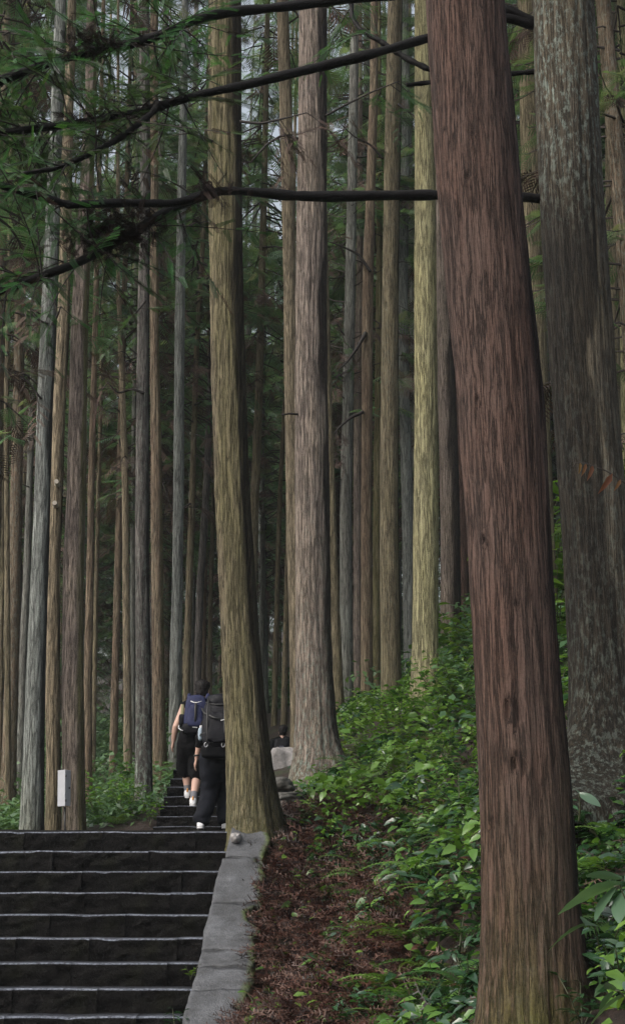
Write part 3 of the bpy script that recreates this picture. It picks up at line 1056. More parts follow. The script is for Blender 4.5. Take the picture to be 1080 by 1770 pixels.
MID = [
    # label, samples, d, bark, kwargs
    ('slim pale beige trunk close behind the pinkish grey middle trunk', [(488, 0, 20), (496, 250, 22), (501, 500, 21), (503, 700, 22), (508, 900, 26), (514, 1100, 28), (518, 1290, 32)], 20, 'tan', dict(cz=16.5)),
    ('thin olive trunk just behind the foot of the pinkish grey trunk', [(566, 700, 15), (572, 900, 18), (579, 1100, 20), (585, 1250, 24)], 24, 'olive', dict(cz=13)),
    ('pale grey trunk standing alone above the bank right of the middle trunk', [(612, 100, 15), (605, 500, 18), (601, 700, 19), (597, 900, 21), (599, 1200, 22)], 28, 'grey', dict(cz=14, dead=(DE[0], 9))),
    ('thin pinkish trunk between the pale grey trunk and the brown one', [(622, 400, 10), (618, 700, 13), (617, 900, 13), (618, 1210, 14)], 30, 'pink', dict(cz=14)),
    ('narrow whitish trunk peeping from behind the brown trunk', [(634, 200, 14), (630, 500, 15), (627, 800, 15), (626, 1190, 16)], 32, 'blue', dict(cz=15)),
    ('slender warm brown trunk with broken side branches on the bank', [(646, 150, 14), (641, 300, 16), (635, 500, 19), (633, 900, 19), (634, 1225, 22)], 26, 'brown', dict(cz=15)),
    ('thin mossy olive trunk right behind the slender brown trunk', [(655, 500, 11), (651, 900, 14), (650, 1195, 15)], 30, 'olive', dict(cz=14, algae=(-90, 90, .5))),
    ('olive grey trunk left of the bright yellow one', [(683, 0, 25), (681, 100, 26), (674, 500, 29), (672, 900, 33), (676, 1205, 36)], 23, 'olive', dict(cz=16.5, nseg=60, dz=.1, wet=((22, 40, -2, 30),), lichen=(0, .2))),
    ('bluish grey trunk between the olive grey and the yellow trunk', [(702, 200, 14), (696, 500, 16), (699, 700, 19), (705, 900, 22), (709, 1115, 24)], 30, 'blue', dict(cz=15)),
    ('very thin pinkish trunk left of the top of the yellow trunk', [(709, 250, 10), (710, 500, 10), (712, 900, 11), (713, 1130, 12)], 36, 'pink', dict(cz=13)),
    ('grey trunk with black shade-painted edge just right of the yellow trunk', [(762, 100, 21), (765, 450, 24), (772, 700, 32), (778, 900, 34), (779, 1105, 36)], 26, 'pink', dict(cz=17, nseg=52, dz=.11, wet=((-5, 72, -2, 30),))),
    ('dim reddish trunk half hidden behind the front red trunk', [(792, 500, 16), (797, 800, 18), (801, 1080, 20)], 30, 'red', dict(cz=15)),
    ('olive trunk showing between the front red trunk and the lichen trunk', [(911, 50, 32), (917, 300, 33), (923, 500, 34), (931, 700, 35), (938, 900, 36), (946, 1120, 40)], 20, 'olive', dict(cz=14.5, nseg=52, dz=.1)),
    ('very thin pale trunk in the gap right of the front red trunk', [(938, 100, 9), (942, 400, 10), (945, 700, 11), (948, 980, 12)], 32, 'grey', dict(cz=15)),
    ('olive trunk at the upper edge right of the lichen trunk', [(1052, 0, 18), (1055, 250, 20), (1058, 480, 21), (1064, 820, 24)], 22, 'olive', dict(cz=17)),
    ('yellowish trunk cut by the right edge of the picture', [(1074, 0, 16), (1078, 400, 18), (1084, 820, 20)], 21, 'yellow', dict(cz=16)),
    # left side
    ('grey green trunk, thickest of the trunks at the left edge', [(92, 350, 23), (85, 550, 26), (78, 700, 27), (74, 850, 28), (69, 1000, 30), (63, 1150, 33), (59, 1300, 36), (55, 1430, 40)], 18, 'blue', dict(cz=13.5, nseg=64, dz=.09, wet=((0, 45, -2, 9),), lichen=(0, .25))),
    ('tan trunk with two pale cut branch stubs, left of the white box', [(116, 300, 18), (111, 550, 21), (103, 700, 21), (98, 850, 22), (93, 1000, 23), (92, 1150, 24), (93, 1430, 27)], 18.6, 'tan', dict(cz=14, nseg=60, dz=.09, wet=((18, 34, -2, 9),))),
    ('pinkish brown trunk with mossy side right behind the white box', [(158, 60, 18), (157, 200, 19), (146, 400, 25), (138, 550, 29), (135, 700, 31), (133, 850, 32), (127, 1000, 35), (126, 1150, 37), (128, 1430, 40)], 18.2, 'pink', dict(cz=15, nseg=64, dz=.09, algae=(-25, 32, .75))),
    ('thin reddish trunk behind the pinkish brown one with mossy side', [(167, 500, 9), (163, 650, 10), (158, 850, 11), (156, 1000, 13), (153, 1150, 14), (152, 1405, 16)], 24, 'brown', dict(cz=13)),
    ('thin olive trunk leaning beside the thin reddish one', [(178, 550, 7), (172, 800, 7), (166, 1050, 8), (160, 1400, 9)], 32, 'olive', dict(cz=13)),
    ('slim brownish trunk leaning slightly, rising from the fern patch', [(210, 700, 11), (208, 850, 12), (204, 1000, 12), (200, 1150, 13), (195, 1372, 14)], 30, 'brown', dict(cz=12, dead=(DE[1], 9))),
    ('slim tan trunk left of the dark lichen speckled trunk', [(204, 450, 7), (207, 550, 8), (213, 700, 11), (217, 850, 12), (218, 1000, 12), (220, 1150, 13), (222, 1368, 15)], 28, 'tan', dict(cz=12.5, dead=(DE[2], 8.5))),
    ('dark grey trunk with pale lichen foot left of the upper steps', [(250, 100, 17), (252, 300, 18), (248, 550, 20), (247, 700, 22), (246, 850, 24), (246, 1000, 24), (248, 1150, 26), (249, 1406, 31)], 20, 'black', dict(cz=15, nseg=60, dz=.1, lichen=(1.0, .3), wet=((8, 40, -2, 12),))),
    ('thin grey trunk half hidden behind the dark lichen speckled trunk', [(231, 800, 8), (230, 1000, 9), (230, 1180, 9), (230, 1372, 10)], 34, 'grey', dict(cz=13)),
    ('brown trunk at the left side of the upper steps', [(267, 100, 13), (267, 300, 14), (267, 550, 15), (271, 850, 19), (272, 1000, 20), (274, 1150, 21), (275, 1250, 22), (279, 1368, 27)], 22, 'brown', dict(cz=15.5, nseg=46, dz=.11, lichen=(0, .15), algae=(-20, 30, .5))),
    ('blue grey trunk behind the head of the hiker in shorts', [(318, 150, 13), (314, 350, 15), (311, 550, 17), (309, 850, 18), (307, 1000, 18), (304, 1150, 21), (303, 1330, 23)], 26, 'blue', dict(cz=14.5)),
    ('olive slim trunk directly above the hiker in shorts', [(352, 400, 8), (340, 600, 9), (334, 800, 10), (328, 1000, 12), (323, 1150, 12), (321, 1300, 13)], 30, 'olive', dict(cz=13, dead=(DE[3], 9))),
    ('dusky brown slim trunk right above the hiker in shorts', [(366, 600, 10), (357, 850, 12), (347, 1000, 13), (342, 1150, 13), (340, 1310, 14)], 31, 'black', dict(cz=13)),
    ('very thin dusky trunk near the left edge of the olive brown trunk', [(356, 950, 6), (353, 1100, 7), (351, 1300, 8)], 40, 'brown', dict(cz=13)),
    ('very thin olive trunk touching the left edge of the olive brown trunk', [(368, 900, 7), (364, 1050, 8), (362, 1300, 9)], 38, 'olive', dict(cz=13)),
    ('thin olive trunk second from the left edge of the picture', [(12, 700, 8), (13, 1000, 10), (14, 1150, 10), (15, 1435, 12)], 26, 'olive', dict(cz=11)),
    ('grey leaning trunk behind the thickest left trunk', [(56, 700, 10), (47, 1000, 13), (40, 1150, 14), (32, 1400, 15)], 30, 'grey', dict(cz=12, dead=(DE[0], 8))),
    ('olive trunk cut by the left edge of the picture', [(4, 800, 9), (3, 1000, 9), (1, 1150, 10), (-3, 1420, 11)], 28, 'olive', dict(cz=11)),
    ('thin dark trunk between the olive and grey trunks at far left', [(33, 700, 6), (34, 900, 8), (36, 1100, 9), (37, 1400, 10)], 34, 'black', dict(cz=12)),
    ('pale leaning trunk between the olive brown and the beige trunk', [(456, 350, 11), (452, 500, 12), (447, 700, 14), (439, 900, 16), (434, 1050, 17), (430, 1260, 18)], 31, 'olive', dict(cz=15)),
    ('thin grey trunk left of the small distant hiker', [(456, 500, 6), (454, 850, 7), (454, 1050, 8), (452, 1240, 9)], 40, 'grey', dict(cz=14)),
    ('thin olive trunk directly above the small distant hiker', [(492, 700, 7), (484, 850, 8), (477, 1100, 9), (474, 1240, 10)], 37, 'olive', dict(cz=14)),
    ('thin olive trunk touching the beige trunk above the small distant hiker', [(500, 850, 8), (495, 1050, 9), (491, 1232, 11)], 35, 'olive', dict(cz=14)),
    ('grey trunk high between the dark trunk and the long forked branch', [(338, 150, 10), (336, 400, 11), (333, 700, 12), (330, 1280, 13)], 44, 'grey', dict(cz=15)),
]
mid_lines = {}
for i, (lab, S, d, mt, kw) in enumerate(MID):
    zt = max(20, CAMZ + d * .66 + 6)
    lowc = d >= 28
    kw = dict(kw)
    cz = kw.pop('cz')
    if d < 28:
        cz = zt - 7
    elif d >= 30:
        cz -= 3
    if d >= 30:
        kw.setdefault('nseg', 24)
        kw.setdefault('dz', .2)
    S = [(a, b, w * 1.0) for a, b, w in S]
    r, b, l = tree(lab, S, d, mt, ztop=zt, crown=(LO[i % 4] if lowc and i % 2 else HI[i % 3] if i % 3 == 0 else None), cz=cz, group='cedar trunks of the wood', seed=20 + i, flare=.1, fh=.25, moss=.35,
                   **kw)
    mid_lines[i] = (r, b, l, d)

# ------------------------------------------------------------------ long branches of the lichen trunk
def branch_pts(pts, d0, d1, n):
    px = np.array([p[0] for p in pts], float)
    py = np.array([p[1] for p in pts], float)
    u = np.concatenate([[0], np.cumsum(np.hypot(np.diff(px), np.diff(py)))])
    u /= u[-1]
    t = np.linspace(0, 1, n)
    X, Y = np.interp(t, u, px), np.interp(t, u, py)
    ker = np.array([1, 2, 3, 2, 1.]) / 9
    for A in (X, Y):
        A[2:-2] = np.convolve(A, ker, 'valid')
    return np.array([P(a, b, d0 + (d1 - d0) * c) for a, b, c in zip(X, Y, t)])


def limb(name, pts, d0, d1, w0, w1, seed, parent, mat=None, base=dark_b, n=90, seg=12):
    W = branch_pts(pts, d0, d1, n)
    r = np.linspace(w0, w1, n) / 2 * 11.6 / FPX
    r = r * (1 + .14 * vnoise(np.stack([np.linspace(0, 26, n), np.full(n, seed), np.zeros(n)], 1)) + .1 * vnoise(np.stack([np.linspace(0, 70, n), np.full(n, seed), np.zeros(n)], 1)))
    # swollen collar where it leaves the trunk
    r[:6] *= np.array((1.7, 1.45, 1.25, 1.12, 1.05, 1.0))
    V, F = tube(W - np.array(base), r, seg)
    V = V + .0055 * fbm(V * np.array((16, 40, 40)), 3)[:, None]
    me = fastmesh(name, V, F)
    return link(name, me, mat or M_WETBRANCH, parent), W


B1 = [(968, 60), (915, 36), (870, 14), (740, -12), (600, -2), (530, 7), (470, 14), (400, 20), (340, 32), (290, 55), (240, 74), (190, 82), (140, 92), (65, 116), (0, 140), (-80, 170)]
B2 = [(968, 62), (915, 42), (872, 28), (742, 65), (640, 94), (560, 114), (500, 128), (430, 146), (370, 158), (300, 176), (240, 195), (180, 205), (100, 218), (0, 230), (-60, 236)]
B2f = [(275, 182), (255, 203), (225, 226), (200, 243), (150, 270), (95, 292), (40, 300)]
B4 = [(965, 120), (900, 126), (745, 142), (702, 147)]
B3 = [(830, 134), (742, 121), (700, 100), (655, 70), (625, 54), (608, 30), (606, -10), (612, -50)]
B5 = [(972, 348), (910, 341), (870, 339), (757, 337), (650, 338), (560, 340), (500, 338), (430, 331), (380, 329), (335, 343), (300, 358), (262, 380), (235, 402), (190, 426), (130, 457), (60, 482), (0, 503), (-60, 524)]
B5f = [(365, 331), (330, 346), (290, 352), (210, 351), (120, 354), (60, 337), (0, 320), (-50, 312)]
limbs = []
for pts, d0, d1, w0, w1, sd in ((B1, 11.1, 10.0, 20, 15, 1), (B2, 11.1, 9.9, 19, 11, 2), (B4, 11.1, 10.9, 10, 8, 3), (B5, 11.1, 9.8, 19, 13, 4)):
    limbs.append(limb('branch', pts, d0, d1, w0, w1, sd, dark))
link_forks = [limb('branch', B2f, 10.12, 9.7, 12, 6, 5, dark), limb('branch', B3, 10.8, 11.2, 12, 8, 6, dark), limb('branch', B5f, 10.2, 9.2, 13, 12, 7, dark)]

# a side limb leaving the olive brown trunk, thin bare twigs with needle shoots
def shoots(acc_t, acc_n, acc_d, start, direc, L, rg, dead=.12, dens=1.0, size=(.09, .19)):
    n = 7
    s = np.linspace(0, 1, n)
    direc = np.asarray(direc, float)
    direc /= np.linalg.norm(direc)
    bend = rg.normal(0, .25, 3)
    pts = np.asarray(start) + L * (s[:, None] * direc + (s ** 2)[:, None] * (bend + np.array((0, 0, rg.uniform(-.35, .1)))))
    acc_t.add(*tube(pts, np.linspace(.0065, .002, n) * (.6 + L), 4, False))
    m = max(3, int(L * 20 * dens))
    t = np.linspace(.22, 1.0, m)
    pos = np.stack([np.interp(t, s, pts[:, k]) for k in range(3)], 1)
    dirs = np.stack([np.interp(t, s, np.gradient(pts[:, k])) for k in range(3)], 1)
    dirs /= np.linalg.norm(dirs, axis=1)[:, None]
    up = np.array((0, -.35, 1.0)) + rg.normal(0, .3, 3)
    side = np.cross(dirs, up)
    side /= np.linalg.norm(side, axis=1)[:, None] + 1e-9
    sg = np.where(np.arange(m) % 2 == 0, 1, -1)[:, None]
    ax = dirs * rg.uniform(.5, 1.1, (m, 1)) + side * sg * rg.uniform(.5, 1.1, (m, 1)) + np.array((0, 0, -.15))
    ax[-1] = dirs[-1]
    nr = np.tile(up, (m, 1)) + rg.normal(0, .25, (m, 3))
    sl = rg.uniform(*size, m)
    isd = rg.random(m) < dead
    sw = sl * rg.uniform(.75, 1.05, m)
    rn = np.clip(rg.normal(.5, .28, m), 0, 1)
    stamp(NEED_V, NEED_F, pos[~isd], ax[~isd], nr[~isd], sl[~isd], sw[~isd], acc_n, rn[~isd])
    stamp(NEED_V, NEED_F, pos[isd], ax[isd], nr[isd], sl[isd], sw[isd], acc_d, rn[isd])


def dress(limb_pair, frac, count, seed, dead=.12, Lr=(.25, .75), up=.0):
    o, W = limb_pair
    rg = np.random.default_rng(seed)
    A, Bn, Dd = Acc(), Acc(), Acc()
    base = np.array(dark_b)
    for i in range(count):
        t = rg.uniform(*frac)
        k = t * (len(W) - 1)
        p = np.array([np.interp(k, np.arange(len(W)), W[:, j]) for j in range(3)]) - base
        v = rg.normal(0, 1, 3)
        v[2] = v[2] * .7 + up
        v[0] -= .5
        shoots(A, Bn, Dd, p, v, rg.uniform(*Lr), rg, dead)
    tag(link('twigs', A.mesh('twigs'), M_TWIG, o), kind='stuff')
    tag(link('needle_shoots', Bn.mesh('needle_shoots', False), M_NEEDLE, o), kind='stuff')
    if Dd.n:
        tag(link('dead_shoots', Dd.mesh('dead_shoots', False), M_DEADDK, o), kind='stuff')


dress(limbs[0], (.60, 1.0), 75, 51, .12, (.3, .85), -.1)
dress(limbs[1], (.60, 1.0), 80, 52, .12, (.3, .85), .1)
dress(limbs[3], (.58, 1.0), 42, 53, .2, (.25, .7), .1)
dress(link_forks[0], (.2, 1.0), 22, 54, .15, (.25, .7), .0)
dress(link_forks[2], (.3, 1.0), 16, 55, .15, (.25, .75), .1)
dress(link_forks[1], (.55, 1.0), 10, 56, .1, (.25, .6), .0)

# dark tangle of caught needles on the lowest branch
rg = np.random.default_rng(77)
A = Acc()
for (px, py, s, cnt) in ((190, 402, .17, 120), (225, 388, .14, 90), (160, 420, .12, 60), (150, 72, .11, 60), (175, 78, .08, 30), (375, 326, .09, 40), (130, 205, .06, 25)):
    c = P(px, py, 10.05) - np.array(dark_b)
    pos = c + rg.normal(0, 1, (cnt, 3)) * np.array((s, s * .6, s * .42))
    stamp(NEED_V, NEED_F, pos, rg.normal(0, 1, (cnt, 3)), rg.normal(0, 1, (cnt, 3)), rg.uniform(.08, .2, cnt), .13, A, rg.random(cnt) * .6)
tag(link('needle_tangle', A.mesh('needle_tangle', False), M_DEADDK, limbs[3][0]), kind='stuff')

# small broken side branches on some trunks
def side_branch(root, base, line, d, pts, w0=7, w1=3, mat=None, leaves=0, seed=0, dead=True):
    n = 26
    W = branch_pts(pts, d - .12, d - .25, n)
    r = np.linspace(w0, w1, n) / 2 * d / FPX
    V, F = tube(W - np.array(base), r, 7)
    o = link('dead_branch', fastmesh('dead_branch', V, F), mat or M_TWIG, root)
    if leaves:
        rg = np.random.default_rng(seed)
        A, Bn, Dd = Acc(), Acc(), Acc()
        for i in range(leaves):
            p = W[rg.integers(4, n)] - np.array(base)
            v = rg.normal(0, 1, 3)
            v[2] -= .6
            shoots(A, Bn, Dd, p, v, rg.uniform(.3, .8), rg, 1.0 if dead else .1, .9, (.12, .22))
        tag(link('twigs', A.mesh('twigs'), M_DEADTWIG, o), kind='stuff')
        tag(link('shoots', (Dd if dead else Bn).mesh('shoots', False), M_DEAD if dead else M_NEEDLE, o), kind='stuff')


side_branch(t5, t5_b, t5_l, 14.5, [(415, 210), (450, 214), (490, 205), (530, 195)], 6, 2, None, 4, 1)
side_branch(t5, t5_b, t5_l, 14.5, [(368, 245), (335, 232), (300, 218), (265, 208)], 7, 3, None, 3, 2, False)
side_branch(t9, t9_b, t9_l, 17, [(516, 240), (490, 232), (460, 250), (430, 285), (415, 270)], 6, 2, None, 7, 3)
side_branch(t9, t9_b, t9_l, 17, [(563, 200), (590, 185), (640, 160), (690, 140)], 5, 2, None, 3, 4, False)
side_branch(t9, t9_b, t9_l, 17, [(514, 716), (500, 715), (487, 717)], 4, 3)
for key, arr in ((5, [([(640, 470), (620, 440), (590, 425), (560, 415)], 6), ([(632, 575), (618, 600), (600, 625), (585, 640)], 8), ([(628, 712), (605, 722), (585, 740), (570, 760)], 7)]),
                 (7, [([(662, 275), (640, 250), (610, 235), (590, 215)], 5), ([(688, 180), (715, 200), (730, 230)], 5)]),
                 (16, [([(84, 560), (70, 555), (40, 530), (20, 515)], 5), ([(92, 562), (100, 545), (106, 530)], 6), ([(72, 690), (50, 660), (20, 640)], 4)]),
                 (23, [([(250, 680), (230, 672), (205, 680), (185, 660)], 6), ([(252, 520), (232, 545), (215, 560)], 4)]),
                 (27, [([(330, 870), (315, 880), (290, 884)], 4), ([(336, 700), (360, 690), (380, 688)], 4)]),
                 (2, [([(603, 640), (585, 650), (560, 655)], 4)])):
    r, b, l, d = mid_lines[key]
    for j, (pts, w) in enumerate(arr):
        side_branch(r, b, l, d, pts, w, 2, None, 4, key * 10 + j, j % 2 == 0)

# pale cut stubs on the tan trunk
r, b, l, d = mid_lines[17]
for (px, py) in ((99, 834), (96, 871)):
    p0, p1 = P(px + 1, py + 4, d - .06), P(px - 1, py - 2, d - .22)
    V, F = tube(np.array([p0, (p0 + p1) / 2, p1]) - np.array(b), [.04, .032, .030], 10)
    link('branch_stub', fastmesh('branch_stub', V, F, False), plain('cut_wood', (.5, .46, .4), .8) if py < 850 else bpy.data.materials['cut_wood'], r)

# ------------------------------------------------------------------ distant trees of the wood
rg = np.random.default_rng(4)
far_mesh = []
for k in range(7):
    w = rg.uniform(.09, .15)
    zs = np.arange(-.6, 30, .3)
    th = np.linspace(0, 2 * np.pi, 14, endpoint=False)
    rr = w * (1 - zs / 34) * (1 + .5 * np.exp(-np.clip(zs, 0, 99) / .4))
    cx = .25 * np.sin(zs * .12 + k) - .25 * np.sin(k)
    V = np.stack([cx[:, None] + rr[:, None] * np.cos(th), rr[:, None] * np.sin(th) + 0 * zs[:, None], zs[:, None] + 0 * th], -1).reshape(-1, 3)
    V += .006 * vnoise(V * np.array((20, 20, 1.5)))[:, None]
    hh = V[:, 2]
    me = fastmesh('trunk', V, [grid_faces(len(zs), 14, True)], True,
                  {'mask': np.stack([.3 * (np.sin(np.arctan2(V[:, 1], V[:, 0])) > .2), .5 * np.exp(-np.clip(hh, 0, 99) / .8), .3 * np.ones(len(V))], 1)})
    me.materials.append(BARK[['olive', 'grey', 'brown', 'blue', 'pink', 'black', 'olive'][k]])
    far_mesh.append(me)
placed = [np.array((b[0], b[1])) for (_, b, _, _) in mid_lines.values()]
cnt = 0
tries = 0
while cnt < 145 and tries < 9000:
    tries += 1
    d = 31 + 56 * rg.random() ** 1.15
    x = rg.uniform(-1, 1) * (d * .235 + 1.5)
    if any((q[0] - x) ** 2 + (q[1] - d) ** 2 < (1.1 if d < 50 else 1.6) ** 2 for q in placed):
        continue
    if d < 35 and abs(x + .4) < 1.6:
        continue
    placed.append(np.array((x, d)))
    z = float(ground(x, d)[0])
    ppx = pix(np.array((x, d, z + 3)))[0][0]
    bark = ('olive', 'grey', 'brown', 'blue grey', 'pinkish', 'blackish', 'mossy olive')[cnt % 7]
    side = ('at the left edge' if ppx < 60 else 'among the left trunks' if ppx < 240 else 'above the upper steps' if ppx < 375 else 'behind the olive brown trunk' if ppx < 460
            else 'behind the middle trunk' if ppx < 580 else 'above the leafy bank' if ppx < 790 else 'behind the front red trunk' if ppx < 960 else 'behind the lichen trunk')
    dep = 'slim' if d < 45 else 'distant' if d < 62 else 'faint far off'
    lab = f'{dep} {bark} barked conifer {side} deep in the wood'
    t = thing('conifer', lab, 'tree', (x, d, z), 'conifers in the depth of the wood')
    o = link('trunk', far_mesh[cnt % 7], None, t)
    o.rotation_euler = (rg.normal(0, .012), rg.normal(0, .018), rg.uniform(0, 6.28))
    sc = rg.uniform(.8, 1.35)
    o.scale = (sc, sc, 1)
    put_crown(t, LO[cnt % 4], (0, 0, rg.uniform(1.8, 6.5)), rg.uniform(0, 6.28), rg.uniform(.85, 1.1))
    if cnt % 2 == 0:
        put_crown(t, DE[cnt % 4], (0, 0, rg.uniform(2.2, 5)), rg.uniform(0, 6.28), 1.0)
    elif d < 62:
        put_crown(t, LO[(cnt + 1) % 4], (0, 0, rg.uniform(.6, 2.5)), rg.uniform(0, 6.28), .62)
    cnt += 1

# evergreen with low green boughs beyond the lichen trunk at the right edge
for (px, d, z0, lab) in ((1105, 19, 5.5, 'green boughed young conifer at the right edge beyond the lichen trunk'), (1120, 24, 8.5, 'taller green boughed conifer at the upper right edge'),
                       (12, 25, 9.5, 'leafy conifer crown at the upper left edge above the long branches'), (48, 28, 11, 'second leafy conifer crown at the upper left beside the first'),
                       (-30, 22, 8, 'leafy conifer crown reaching in from beyond the left edge')):
    q = P(px, 700, d)
    zg = float(ground(q[0], d)[0])
    t = thing('conifer', lab, 'tree', (q[0], d, zg), 'conifers in the depth of the wood')
    o = link('trunk', far_mesh[2], None, t)
    put_crown(t, LO[2], (0, 0, z0 - zg), 1.0, 1.0)

# a far mass of trees closing the view behind
A = Acc()
n = 3600
d = rg.uniform(84, 104, n)
x = rg.uniform(-1, 1, n) * (d * .3)
z = ground(x, d, False) + rg.random(n) ** 1.1 * 15
stamp(SPRAY_V, SPRAY_F, np.stack([x, d, z], 1), np.stack([rg.normal(0, 1, n), rg.normal(0, 1, n), rg.normal(-.4, .4, n)], 1), np.stack([rg.normal(0, .5, n), -.8 + rg.normal(0, .5, n), np.ones(n)], 1),
      rg.uniform(1.2, 2.6, n), rg.uniform(1.2, 2.2, n), A, rg.random(n))
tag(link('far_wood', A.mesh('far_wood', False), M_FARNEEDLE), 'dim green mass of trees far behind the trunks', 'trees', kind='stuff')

# ------------------------------------------------------------------ undergrowth
def on_ground(n, x0, x1, y0, y1, rg):
    x = rg.uniform(x0, x1, n)
    y = rg.uniform(y0, y1, n)
    return x, y


def bank_edge(y):
    """x where the leafy cover starts right of the litter strip"""
    return np.interp(y, [8, 10, 11, 12, 13, 14, 15, 16, 17, 18, 24], [.42, .30, .24, .15, .06, -.04, -.1, -.12, -.2, -.1, .1])


TR = np.array([(t[0], t[1], r) for t, r in ((red_b, .36), (dark_b, .45), (t5_b, .45), (t9_b, .4), (yel_b, .3))])


def off_trunks(x, y):
    ok = np.ones(len(x), bool)
    for tx, ty, r in TR:
        ok &= (x - tx) ** 2 + (y - ty) ** 2 > r * r
    ok &= ~((y < red_b[1]) & (np.abs(x - red_b[0] * y / red_b[1]) < .36))
    return ok


def cover(acc, n, x0, x1, y0, y1, hgt, size, rg, accept, wratio=.5, leafv=LEAF_V, leaff=LEAF_F, tilt=.5, patch=1.3, lift=.02):
    x, y = on_ground(n, x0, x1, y0, y1, rg)
    ok = accept(x, y) & off_trunks(x, y)
    x, y = x[ok], y[ok]
    m = len(x)
    pz = .5 + .5 * vnoise(np.stack([x * patch, y * patch, x * 0], 1))
    z = ground(x, y, lift > .02) + lift + hgt * pz * rg.random(m) ** .7
    az = rg.uniform(0, 2 * np.pi, m)
    ax = np.stack([np.cos(az), np.sin(az), rg.normal(-.15, .35, m)], 1)
    nr = np.stack([rg.normal(0, tilt, m), rg.normal(-.25, tilt, m), np.ones(m)], 1)
    sl = rg.uniform(*size, m)
    rn = np.clip(.5 * pz + .5 * rg.random(m), 0, 1)
    stamp(leafv, leaff, np.stack([x, y, z], 1), ax, nr, sl, sl * wratio, acc, rn)


rg = np.random.default_rng(21)
bank_ok = lambda x, y: (x > bank_edge(y) + .3 * vnoise(np.stack([x * 3, y * 3, x * 0], 1))) & (vnoise(np.stack([x * 2.1 + 9, y * 2.1, x * 0], 1)) > -.35)
patchy = lambda k, t: (lambda x, y: bank_ok(x, y) & (vnoise(np.stack([x * 1.7 + k, y * 1.7, x * 0 + k], 1)) > t))
A = Acc()
cover(A, 15000, -.2, 4.5, 13.5, 27, .42, (.04, .10), rg, bank_ok)
cover(A, 5000, -.2, 4.5, 13.5, 27, .5, (.11, .20), rg, patchy(3, 0), .55)
cover(A, 14000, .0, 3.6, 6.0, 14, .34, (.03, .08), rg, patchy(7, -.25))
cover(A, 5000, .0, 3.6, 6.0, 14, .45, (.08, .16), rg, patchy(12, 0), .5)
cover(A, 2600, 1.3, 3.2, 7.5, 11.2, .3, (.04, .13), rg, lambda x, y: x > -9, .45)
tag(link('bank_undergrowth', A.mesh('bank_undergrowth', True), M_LEAF), 'dense green leafy ground cover on the bank beside the red trunk', 'undergrowth', kind='stuff')
A = Acc()
cover(A, 7000, -.2, 4.5, 13.5, 27, .5, (.09, .2), rg, patchy(21, -.05), .4)
cover(A, 8000, .0, 3.6, 6.0, 14, .36, (.07, .17), rg, patchy(25, -.25), .38)
cover(A, 1800, 1.3, 3.2, 7.5, 11.4, .35, (.08, .18), rg, lambda x, y: x > -9, .4)
tag(link('glossy_undergrowth', A.mesh('glossy_undergrowth', True), M_LEAFDK), 'dark glossy leaves mixed through the bank cover', 'undergrowth', kind='stuff')
A = Acc()
cover(A, 700, .1, 3.8, 7.6, 19, .22, (.18, .42), rg, patchy(31, -.2), 1.0, FERN_V, FERN_F, .35)
tag(link('fern_cover', A.mesh('fern_cover', False), M_FERN), 'small fern fronds scattered through the bank cover', 'ferns', kind='stuff')
A = Acc()
sparse = lambda x, y: (x > kerb_r(y) + .1) & (x < bank_edge(y) + .25)
cover(A, 800, -.6, .9, 10, 15, .10, (.035, .12), rg, sparse, lift=.06)
tag(link('litter_seedlings', A.mesh('litter_seedlings', True), M_LEAF), 'scattered green seedlings among the red brown litter by the wall', 'seedlings', kind='stuff')
A = Acc()
cover(A, 26000, 1.5, 11, 16, 44, 1.0, (.09, .2), rg, lambda x, y: x > .09 * y - .3, .5, QLEAF_V, QLEAF_F)
tag(link('hillside_shrubs', A.mesh('hillside_shrubs', True), M_SHRUBFAR), 'green shrub cover on the slope behind the front red trunk', 'undergrowth', kind='stuff')
A = Acc()
left_ok = lambda x, y: (x < -2.0) & (vnoise(np.stack([x * .9, y * .9, x * 0 + 4], 1)) > -.35)
cover(A, 15000, -7, -1.95, 17.8, 27, .55, (.07, .15), rg, left_ok, .5, QLEAF_V, QLEAF_F)
cover(A, 14000, -9, 3, 25, 46, 1.1, (.10, .22), rg, lambda x, y: ((x < -2.1) | (x > -.1)), .5, QLEAF_V, QLEAF_F)
cover(A, 9000, -14, 6, 44, 80, 2.0, (.25, .5), rg, lambda x, y: x > -99, .5, QLEAF_V, QLEAF_F)
tag(link('wood_undergrowth', A.mesh('wood_undergrowth', True), M_SHRUBFAR), 'low green undergrowth between the trunks at the left and behind', 'undergrowth', kind='stuff')

# dead cedar sprays lying on the earth strip beside the wall
A = Acc()
n = 27000
x, y = on_ground(n, -.75, 3.2, 6.2, 17.5, rg)
x[:19000], y[:19000] = rg.uniform(-.7, .8, 19000), rg.uniform(9.8, 15.6, 19000)
ok = (x > kerb_r(y) + .02 - .1 * (rg.random(n) < .08)) & off_trunks(x, y) & ((x < bank_edge(y) + .45) | (rg.random(n) < .35))
x, y = x[ok], y[ok]
m = len(x)
z = ground(x, y) + rg.uniform(.0, .05, m)
az = rg.uniform(0, 6.28, m)
sl = rg.uniform(.09, .28, m)
ax_ = np.stack([np.cos(az), np.sin(az), rg.normal(.05, .3, m)], 1)
nr_ = np.stack([rg.normal(0, .55, m), rg.normal(-.3, .55, m), np.ones(m)], 1)
ps_, rn_ = np.stack([x, y, z], 1), rg.random(m)
for k in range(7):
    stamp(*LITS[k], ps_[k::7], ax_[k::7], nr_[k::7], sl[k::7], sl[k::7], A, rn_[k::7])
